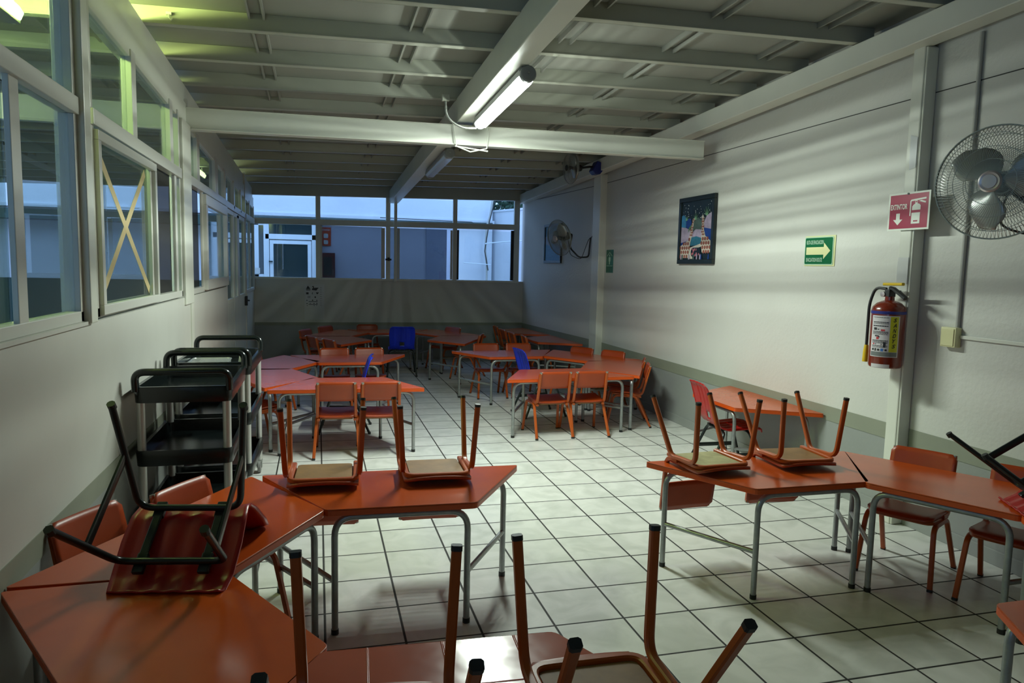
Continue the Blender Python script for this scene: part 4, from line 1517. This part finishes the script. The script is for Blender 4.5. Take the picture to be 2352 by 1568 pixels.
# evacuation route sign
t = thing('evacuation_sign', 'green sign with a pale right arrow and two text lines on the wall', 'sign', (3.588, 1.735, 1.752), 0)
b_ = MB(); wprism(b_, [(-0.168, -0.112), (0.168, -0.112), (0.168, 0.112), (-0.168, 0.112)], 0, 0.003); bk_ = b_.build('backing', M['glow_paper'], t)
b_ = MB(); wprism(b_, rpoly(-0.168, 0.152, -0.104, 0.104, 0.012), 0.003, 0.006); b_.build('board', M['mint'], t)
b_ = MB(); wprism(b_, rpoly(-0.160, 0.144, -0.097, 0.097, 0.010), 0.006, 0.0066); b_.build('face', M['sign_g'], t)
b_ = MB(); wprism(b_, [(-0.146, -0.028), (0.05, -0.028), (0.05, -0.060), (0.122, 0.0), (0.05, 0.060), (0.05, 0.028), (-0.146, 0.028)], 0.0066, 0.0072); b_.build('arrow', M['glow_paper'], t)
text_mesh('RUTA DE EVACUACION', 0.03, lambda u, v, w: wall_map(u - 0.050, v + 0.064, 0.0074), 'lettering', M['mint'], t, width=0.19, height=0.030)
text_mesh('EVACUATION ROUTE', 0.03, lambda u, v, w: wall_map(u - 0.052, v - 0.066, 0.0074), 'lettering', M['mint'], t, width=0.18, height=0.030)

# second green sign beyond the beam
t = thing('meeting_point_sign', 'small upright green sign with a white figure and a chevron near the rear column', 'sign', (3.588, 5.755, 1.683), 0)
b_ = MB(); wprism(b_, [(-0.112, -0.146), (0.112, -0.146), (0.112, 0.146), (-0.112, 0.146)], 0, 0.003); b_.build('board', M['sign_g2'], t)
b_ = MB()
for poly in ([(-0.085, 0.070), (-0.075, 0.062), (0.0, 0.106), (0.075, 0.062), (0.085, 0.070), (0.0, 0.120)],
             rpoly(-0.014, 0.014, 0.058, 0.086, 0.012),
             [(-0.030, 0.052), (0.030, 0.052), (0.028, -0.002), (0.016, -0.004), (0.012, -0.040), (-0.012, -0.040), (-0.016, -0.004), (-0.028, -0.002)],
             [(-0.095, -0.062), (0.095, -0.062), (0.095, -0.056), (-0.095, -0.056)]):
    wprism(b_, poly, 0.003, 0.0038)
b_.build('pictogram', M['mint'], t)
b_ = MB()
for v0 in (-0.085, -0.108, -0.130):
    for u0 in (-0.08, -0.02, 0.04):
        wprism(b_, [(u0, v0), (u0 + 0.045, v0), (u0 + 0.045, v0 + 0.014), (u0, v0 + 0.014)], 0.003, 0.0036)
b_.build('lettering', M['sign_g'], t)

# picture with giraffes
t = thing('framed_picture', 'black framed painting of two giraffes under a starry night on the right wall', 'picture', (3.565, 3.55, 1.982), 0)
PW, PH = 0.345, 0.33
b_ = MB()
def rframe(b2, w, h, t_, d0, d1):
    for poly in ([(-w, -h), (w, -h), (w, -h + t_), (-w, -h + t_)], [(-w, h - t_), (w, h - t_), (w, h), (-w, h)],
                 [(-w, -h + t_), (-w + t_, -h + t_), (-w + t_, h - t_), (-w, h - t_)], [(w - t_, -h + t_), (w, -h + t_), (w, h - t_), (w - t_, h - t_)]):
        wprism(b2, poly, d0, d1)
rframe(b_, PW, PH, 0.045, -0.02, 0.012)
b_.build('frame', M['frame_k'], t, bevel=0.004)
cv = MB()
mats_ = ['night', 'p_white', 'p_sky', 'p_blue', 'p_green', 'p_mint', 'p_lilac', 'p_brown', 'p_cream', 'p_grey', 'p_teal', 'p_pink']
cv.mi = 0
wprism(cv, [(-0.31, -0.295), (0.31, -0.295), (0.31, 0.295), (-0.31, 0.295)], -0.015, 0.0)
lay = [0.0]
def pt(mi, poly):
    cv.mi = mats_.index(mi)
    lay[0] += 0.00006
    wprism(cv, poly, lay[0] - 0.0005, lay[0] + 0.0002)
rnd = random.Random(11)
for i in range(40):
    u, v, s = rnd.uniform(-0.27, 0.27), rnd.uniform(0.10, 0.26), rnd.uniform(0.003, 0.0055)
    pt('p_white', [(u - s, v), (u, v - s), (u + s, v), (u, v + s)])
pt('p_sky', [(-0.29, 0.0), (-0.20, 0.0), (-0.20, 0.13), (-0.25, 0.16), (-0.29, 0.15)])
pt('p_blue', rpoly(-0.20, -0.09, 0.02, 0.12, 0.045))
pt('p_lilac', [(-0.29, -0.13), (-0.06, -0.11), (-0.08, 0.0), (-0.2, 0.03), (-0.29, 0.04)])
pt('p_lilac', [(0.13, -0.02), (0.29, -0.03), (0.29, 0.16), (0.2, 0.13), (0.14, 0.06)])
pt('p_blue', [(0.17, -0.12), (0.29, -0.14), (0.29, 0.0), (0.15, 0.02)])
pt('p_grey', [(-0.06, 0.0), (0.12, 0.0), (0.12, 0.09), (0.03, 0.12), (-0.05, 0.08)])
pt('p_lilac', [(-0.07, -0.08), (0.13, -0.08), (0.12, 0.0), (0.0, 0.01), (-0.06, -0.02)])
pt('p_teal', [(-0.10, -0.15), (0.12, -0.15), (0.12, -0.08), (0.02, -0.06), (-0.08, -0.07)])
pt('p_cream', [(-0.13, -0.28), (-0.04, -0.28), (-0.05, -0.20), (0.12, -0.16), (0.12, -0.13), (-0.10, -0.17)])
for cx_, cy_, k_ in ((-0.01, 0.10, 0.07), (0.20, 0.13, 0.09), (-0.19, 0.10, 0.05)):
    for j in range(6):
        a = PI * (0.12 + 0.76 * j / 5)
        dx, dy = math.cos(a) * k_, math.sin(a) * k_
        pt('p_mint', [(cx_ - 0.006, cy_), (cx_ + dx, cy_ + dy), (cx_ + 0.006, cy_)])
pt('p_green', [(-0.15, -0.02), (-0.09, 0.03), (-0.08, 0.06), (-0.13, 0.03)])
pt('p_blue', [(-0.29, -0.20), (-0.14, -0.14), (-0.14, -0.10), (-0.29, -0.12)])
# giraffe bodies and necks with patches
gl_ = [(-0.29, -0.27), (-0.13, -0.27), (-0.10, -0.14), (-0.055, -0.02), (-0.04, 0.09), (-0.02, 0.10), (-0.03, 0.12), (-0.06, 0.11), (-0.09, 0.02), (-0.13, -0.09), (-0.29, -0.15)]
gr_ = [(0.29, -0.22), (0.14, -0.22), (0.115, -0.14), (0.12, 0.0), (0.115, 0.10), (0.10, 0.12), (0.13, 0.145), (0.155, 0.11), (0.16, 0.0), (0.19, -0.06), (0.29, -0.11)]
pt('p_cream', gl_)
pt('p_cream', gr_)
def inside(p, poly):
    c_ = False
    for i in range(len(poly)):
        (x0, y0), (x1, y1) = poly[i], poly[i - 1]
        if (y0 > p[1]) != (y1 > p[1]) and p[0] < (x1 - x0) * (p[1] - y0) / (y1 - y0) + x0:
            c_ = not c_
    return c_
for poly in (gl_, gr_):
    v = -0.255
    row_i = 0
    while v < 0.12:
        s = 0.022 if v < -0.08 else 0.013
        u = -0.29 + (s if row_i % 2 else 0)
        while u < 0.30:
            if inside((u, v), poly):
                pt('p_brown', [(u - s * 0.8, v - s * 0.5), (u + s * 0.1, v - s * 0.85), (u + s * 0.8, v - s * 0.3), (u + s * 0.7, v + s * 0.6), (u - s * 0.2, v + s * 0.85), (u - s * 0.8, v + s * 0.4)])
            u += s * 2.0
        v += s * 1.9
        row_i += 1
pt('night', rpoly(-0.07, 0.12, -0.26, -0.17, 0.04))
for i in range(14):
    u, v = rnd.uniform(-0.05, 0.10), rnd.uniform(-0.25, -0.18)
    pt('p_pink', [(u - 0.008, v - 0.010), (u + 0.008, v - 0.010), (u + 0.008, v + 0.010), (u - 0.008, v + 0.010)])
for i in range(9):
    u = rnd.uniform(-0.28, 0.28)
    pt(rnd.choice(['p_lilac', 'p_blue', 'p_grey', 'p_mint']), [(u - 0.012, -0.29), (u + 0.012, -0.29), (u + 0.008, -0.235), (u - 0.006, -0.24)])
cv.build('painting', [M[k_] for k_ in mats_], t)

# blue picture behind the rear fan
t = thing('framed_picture', 'small dark framed blue picture hanging behind the rear wall fan', 'picture', (3.478, 7.78, 1.955), R_(3.7))
b_ = MB(); rframe(b_, 0.35, 0.30, 0.04, -0.012, 0.014); b_.build('frame', M['frame_k'], t, bevel=0.004)
cv = MB()
wprism(cv, [(-0.32, -0.27), (0.32, -0.27), (0.32, 0.27), (-0.32, 0.27)], -0.01, 0.0)
cv.mi = 1
wprism(cv, [(-0.32, -0.27), (0.32, -0.27), (0.32, -0.02), (0.1, 0.03), (-0.1, -0.04), (-0.32, 0.0)], 0.0, 0.001)
cv.mi = 2
wprism(cv, [(-0.32, 0.0), (-0.1, -0.04), (0.1, 0.03), (0.32, -0.02), (0.32, 0.12), (-0.05, 0.16), (-0.32, 0.10)], 0.0, 0.001)
cv.build('painting', [M['p_teal'], M['p_sky'], M['p_skyl']], t)

# eye chart on the back wall
t = thing('eye_chart', 'pale eye test chart with a boat, a duck and small symbols on the rear wall', 'poster', (-0.075, YB - 0.001, 0.955), 0)
def bprism(b2, poly, w0, w1):
    b2.prism(poly, w0, w1, tf=lambda v: Vector((v.x, -v.z, v.y)))
b_ = MB(); bprism(b_, [(-0.155, -0.285), (0.155, -0.285), (0.155, 0.285), (-0.155, 0.285)], 0, 0.002); b_.build('sheet', M['paper'], t)
b_ = MB()
P_ = [[(-0.13, 0.205), (-0.06, 0.205), (-0.10, 0.26)], [(-0.125, 0.185), (-0.065, 0.185), (-0.06, 0.198), (-0.13, 0.198)],
      [(-0.035, 0.19), (0.03, 0.182), (0.055, 0.215), (0.07, 0.228), (0.02, 0.228), (-0.005, 0.222), (-0.008, 0.245), (-0.02, 0.258), (-0.04, 0.24), (-0.022, 0.238), (-0.022, 0.22), (-0.038, 0.21)],
      [(-0.128, 0.120), (-0.090, 0.120), (-0.090, 0.152), (-0.128, 0.152)], [(-0.03, 0.12), (-0.042, 0.136), (-0.03, 0.154), (-0.022, 0.15), (-0.032, 0.136), (-0.022, 0.122)],
      [(0.045, 0.12), (0.068, 0.15), (0.055, 0.155), (0.045, 0.148), (0.035, 0.155), (0.022, 0.15)],
      [(-0.100, 0.06), (-0.092, 0.06), (-0.092, 0.095), (-0.100, 0.095)], [(-0.078, 0.06), (-0.070, 0.06), (-0.070, 0.095), (-0.078, 0.095)], rpoly(0.0, 0.024, 0.064, 0.088, 0.010),
      [(-0.09, 0.0), (0.05, 0.0), (0.05, 0.008), (-0.09, 0.008)], [(-0.09, -0.045), (0.05, -0.045), (0.05, -0.037), (-0.09, -0.037)],
      rpoly(-0.04, -0.018, 0.016, 0.034, 0.008), rpoly(-0.125, -0.108, 0.016, 0.032, 0.007), rpoly(0.03, 0.045, 0.016, 0.034, 0.006),
      rpoly(-0.125, -0.105, -0.034, -0.022, 0.005), rpoly(-0.07, -0.058, -0.030, -0.018, 0.005), rpoly(-0.015, 0.0, -0.032, -0.018, 0.005), rpoly(0.032, 0.044, -0.034, -0.014, 0.005),
      rpoly(-0.12, -0.108, -0.066, -0.054, 0.005), rpoly(-0.01, 0.0, -0.066, -0.052, 0.004), rpoly(0.03, 0.036, -0.066, -0.05, 0.003)]
for p in P_:
    bprism(b_, p, 0.002, 0.0026)
for i in range(9):
    bprism(b_, [(0.085, 0.225 - 0.035 * i), (0.115, 0.225 - 0.035 * i), (0.115, 0.229 - 0.035 * i), (0.085, 0.229 - 0.035 * i)], 0.002, 0.0024)
b_.build('symbols', M['ink'], t)

# ------------------------------------------------------------------ fire extinguisher
t = thing('fire_extinguisher', 'red fire extinguisher with a yellow and white label hanging beside the right column', 'extinguisher', (3.40, 0.815, 1.012), R_(0))
t.scale = (1, 1, 0.94)
Rt = 0.098
MB().lathe([(0.0, 0.0), (Rt - 0.012, 0.0), (Rt - 0.004, 0.006), (Rt, 0.02), (Rt, 0.375), (Rt - 0.006, 0.40), (Rt - 0.028, 0.425), (0.045, 0.438), (0.028, 0.444), (0.026, 0.47), (0.0, 0.47)], seg=40).build('tank', M['ext_red'], t, smooth=True)
def wrap(u, v, off):
    # u arc length around the tank, 0 faces the camera side
    a = R_(-130) + u / Rt
    return Vector(((Rt + off) * math.cos(a), (Rt + off) * math.sin(a), v))
def wrap_patch(u0, u1, v0, v1, off, name, m, parent):
    b2 = MB()
    n_ = 16
    A = [[b2.bm.verts.new(wrap(u0 + (u1 - u0) * i / n_, v, o2)) for i in range(n_ + 1)] for v, o2 in ((v0, off), (v1, off), (v1, off - 0.0006), (v0, off - 0.0006))]
    for a_, c_ in ((0, 1), (1, 2), (2, 3), (3, 0)):
        for i in range(n_):
            b2._face([A[a_][i], A[a_][i + 1], A[c_][i + 1], A[c_][i]])
    return b2.build(name, m, parent, smooth=True)
lab = wrap_patch(-0.105, 0.065, 0.075, 0.345, 0.0010, 'label', M['lab_w'], t)
wrap_patch(0.010, 0.058, 0.110, 0.340, 0.0016, 'yellow_strip', M['lab_y'], lab)
wrap_patch(-0.10, 0.058, 0.080, 0.108, 0.0016, 'grey_strip', M['lab_g'], lab)
for i, ch in enumerate('SANDYS'):
    text_mesh(ch, 0.03, lambda u, v, w, i=i: wrap(u + 0.036, 0.318 - 0.034 * i + v, 0.0022), 'lettering', M['ink'], lab, height=0.026, width=0.021, shear=0.3)
lb_ = MB()
r9 = random.Random(4)
def wq(u0, u1, v0, v1):
    lb_._face([lb_.bm.verts.new(wrap(u, v, 0.0021)) for u, v in ((u0, v0), (u1, v0), (u1, v1), (u0, v1))])
for (v_, hh) in ((0.332, 0.003), (0.300, 0.005), (0.292, 0.003), (0.275, 0.006), (0.238, 0.004), (0.230, 0.004), (0.222, 0.003), (0.180, 0.005), (0.172, 0.004), (0.165, 0.003), (0.146, 0.004), (0.138, 0.003)):
    u = -0.092
    while u < 0.0:
        w_ = r9.uniform(0.006, 0.016)
        wq(u, min(u + w_, 0.002), v_, v_ + hh)
        u += w_ + 0.002
for (u0, u1, v0, v1) in ((-0.085, -0.065, 0.250, 0.266), (-0.06, -0.05, 0.253, 0.258), (-0.075, -0.05, 0.208, 0.216), (-0.055, -0.045, 0.203, 0.21), (-0.07, -0.03, 0.156, 0.161), (-0.022, -0.008, 0.140, 0.172), (-0.09, -0.078, 0.116, 0.130), (-0.072, -0.062, 0.113, 0.131), (-0.055, -0.042, 0.115, 0.128), (-0.012, 0.0, 0.115, 0.128)):
    wq(u0, u1, v0, v1)
lb_.build('printed_text', M['ink'], lab)
lb_ = MB()
for (u0, u1, v0, v1) in ((-0.040, -0.018, 0.245, 0.256), (-0.065, -0.050, 0.190, 0.206), (-0.086, -0.076, 0.155, 0.163)):
    wq(u0, u1, v0, v1)
lb_.build('red_symbols', M['ink_r'], lab)
lb_ = MB()
wq(-0.035, -0.020, 0.113, 0.131)
lb_.build('blue_symbol', M['ink_b'], lab)
MB().lathe([(Rt + 0.001, 0.355), (Rt + 0.002, 0.357), (Rt + 0.002, 0.372), (Rt + 0.0, 0.374)], seg=40).build('blue_band', M['bluetape'], t, smooth=True)
MB().box((0, 0, 0.49), (0.05, 0.04, 0.05)).lathe([(0.02, 0.46), (0.02, 0.515)], seg=14).build('valve', M['black_mat'], t, bevel=0.004)
MB().lathe([(0.0, 0), (0.018, 0), (0.018, 0.010), (0.0, 0.012)], seg=18, c=(-0.022, 0.028, 0.482), rot=Matrix.Rotation(R_(-90), 3, 'Y') @ Matrix.Rotation(R_(0), 3, 'X')).build('gauge', M['gauge'], t, smooth=True)
MB().tube([(0.0, 0.055, 0.548), (0.0, -0.10, 0.552)], 0.01, seg=8, flat=(0.010, 0.012)).build('lever', M['yellow'], t, bevel=0.002)
MB().tube([(0.0, 0.0, 0.525), (0.0, -0.03, 0.518), (0.0, -0.125, 0.462)], 0.01, seg=8, flat=(0.012, 0.014)).build('carry_handle', M['black_mat'], t)
MB().tube(fillet([(-0.01, 0.02, 0.518), (-0.02, 0.10, 0.525), (-0.035, 0.128, 0.42), (-0.035, 0.128, 0.13)], 0.07, 8), 0.0095, seg=10).build('hose', M['rubber'], t, smooth=True)
MB().tube([(-0.035, 0.128, 0.135), (-0.035, 0.130, 0.09), (-0.035, 0.132, 0.02)], [0.012, 0.016, 0.017], seg=12).build('nozzle', M['yellow'], t, smooth=True)
MB().box((0.09, 0.03, 0.50), (0.17, 0.015, 0.02)).build('wall_hook', M['chrome'], t)
wrap_patch(-0.09, 0.02, 0.004, 0.028, 0.0012, 'lower_label', M['lab_w'], t)

# small fixed things on the walls
t = thing('electrical_conduit', 'vertical grey conduit running down the right wall behind the large fan', 'conduit', (3.577, 0.475, 0))
MB().tube([(0, 0, 2.95), (0, 0, 1.29)], 0.0115, seg=10).build('pipe', M['conduit'], t, smooth=True)
t = thing('switch_box', 'cream wall box where the conduits meet on the right wall', 'electrical box', (3.567, 0.505, 1.23))
MB().box((0, 0.0, 0), (0.045, 0.105, 0.115)).build('box', M['switch'], t, bevel=0.004)
MB().box((-0.025, 0.0, 0), (0.005, 0.085, 0.10)).build('cover', M['switch'], t, bevel=0.002)
t = thing('cable_raceway', 'thin horizontal white raceway leaving the cream wall box', 'conduit', (3.582, 0, 1.235))
MB().bb(-0.006, 0.006, -2.5, 0.45, -0.010, 0.010).build('raceway', M['steel_w'], t, bevel=0.002)
t = thing('clear_tape_strip', 'glossy clear tape patch high on the right column', 'tape', (3.4985, 0.795, 2.34))
MB().prism([(-0.0, -0.10), (0.05, -0.11), (0.055, 0.10), (0.0, 0.08)], 0, 0.0012, tf=lambda v: Vector((-v.z, v.x, v.y))).build('strip', M['cleartape'], t)
t = thing('taped_note', 'faint paper note in a clear sleeve above the fire extinguisher', 'note', (3.4975, 0.835, 1.615))
MB().box((0, 0, 0), (0.002, 0.085, 0.16)).build('sheet', M['paper'], t)
t = thing('ceiling_hook', 'small white hook on a ceiling joist at the upper left', 'hook', (0, 0, 0))
hx, hy = -0.86, 1.90
hz = rz(hx, hy, 3.115)
t.location = (hx, hy, hz)
MB().tube([(0, 0, 0), (0, 0, -0.03), (0.012, 0, -0.045), (0.02, 0, -0.032)], 0.004, seg=6).build('hook', M['steel_w'], t)
MB().box((0.0, 0, -0.008), (0.03, 0.02, 0.016)).build('plate', M['steel_w'], t)
text_mesh('EXTINTOR', 0.04, lambda u, v, w: (u, -0.006, v + 0.13), 'lettering', M['sign_w'], FIRE_SIGN, width=0.15, height=0.035)
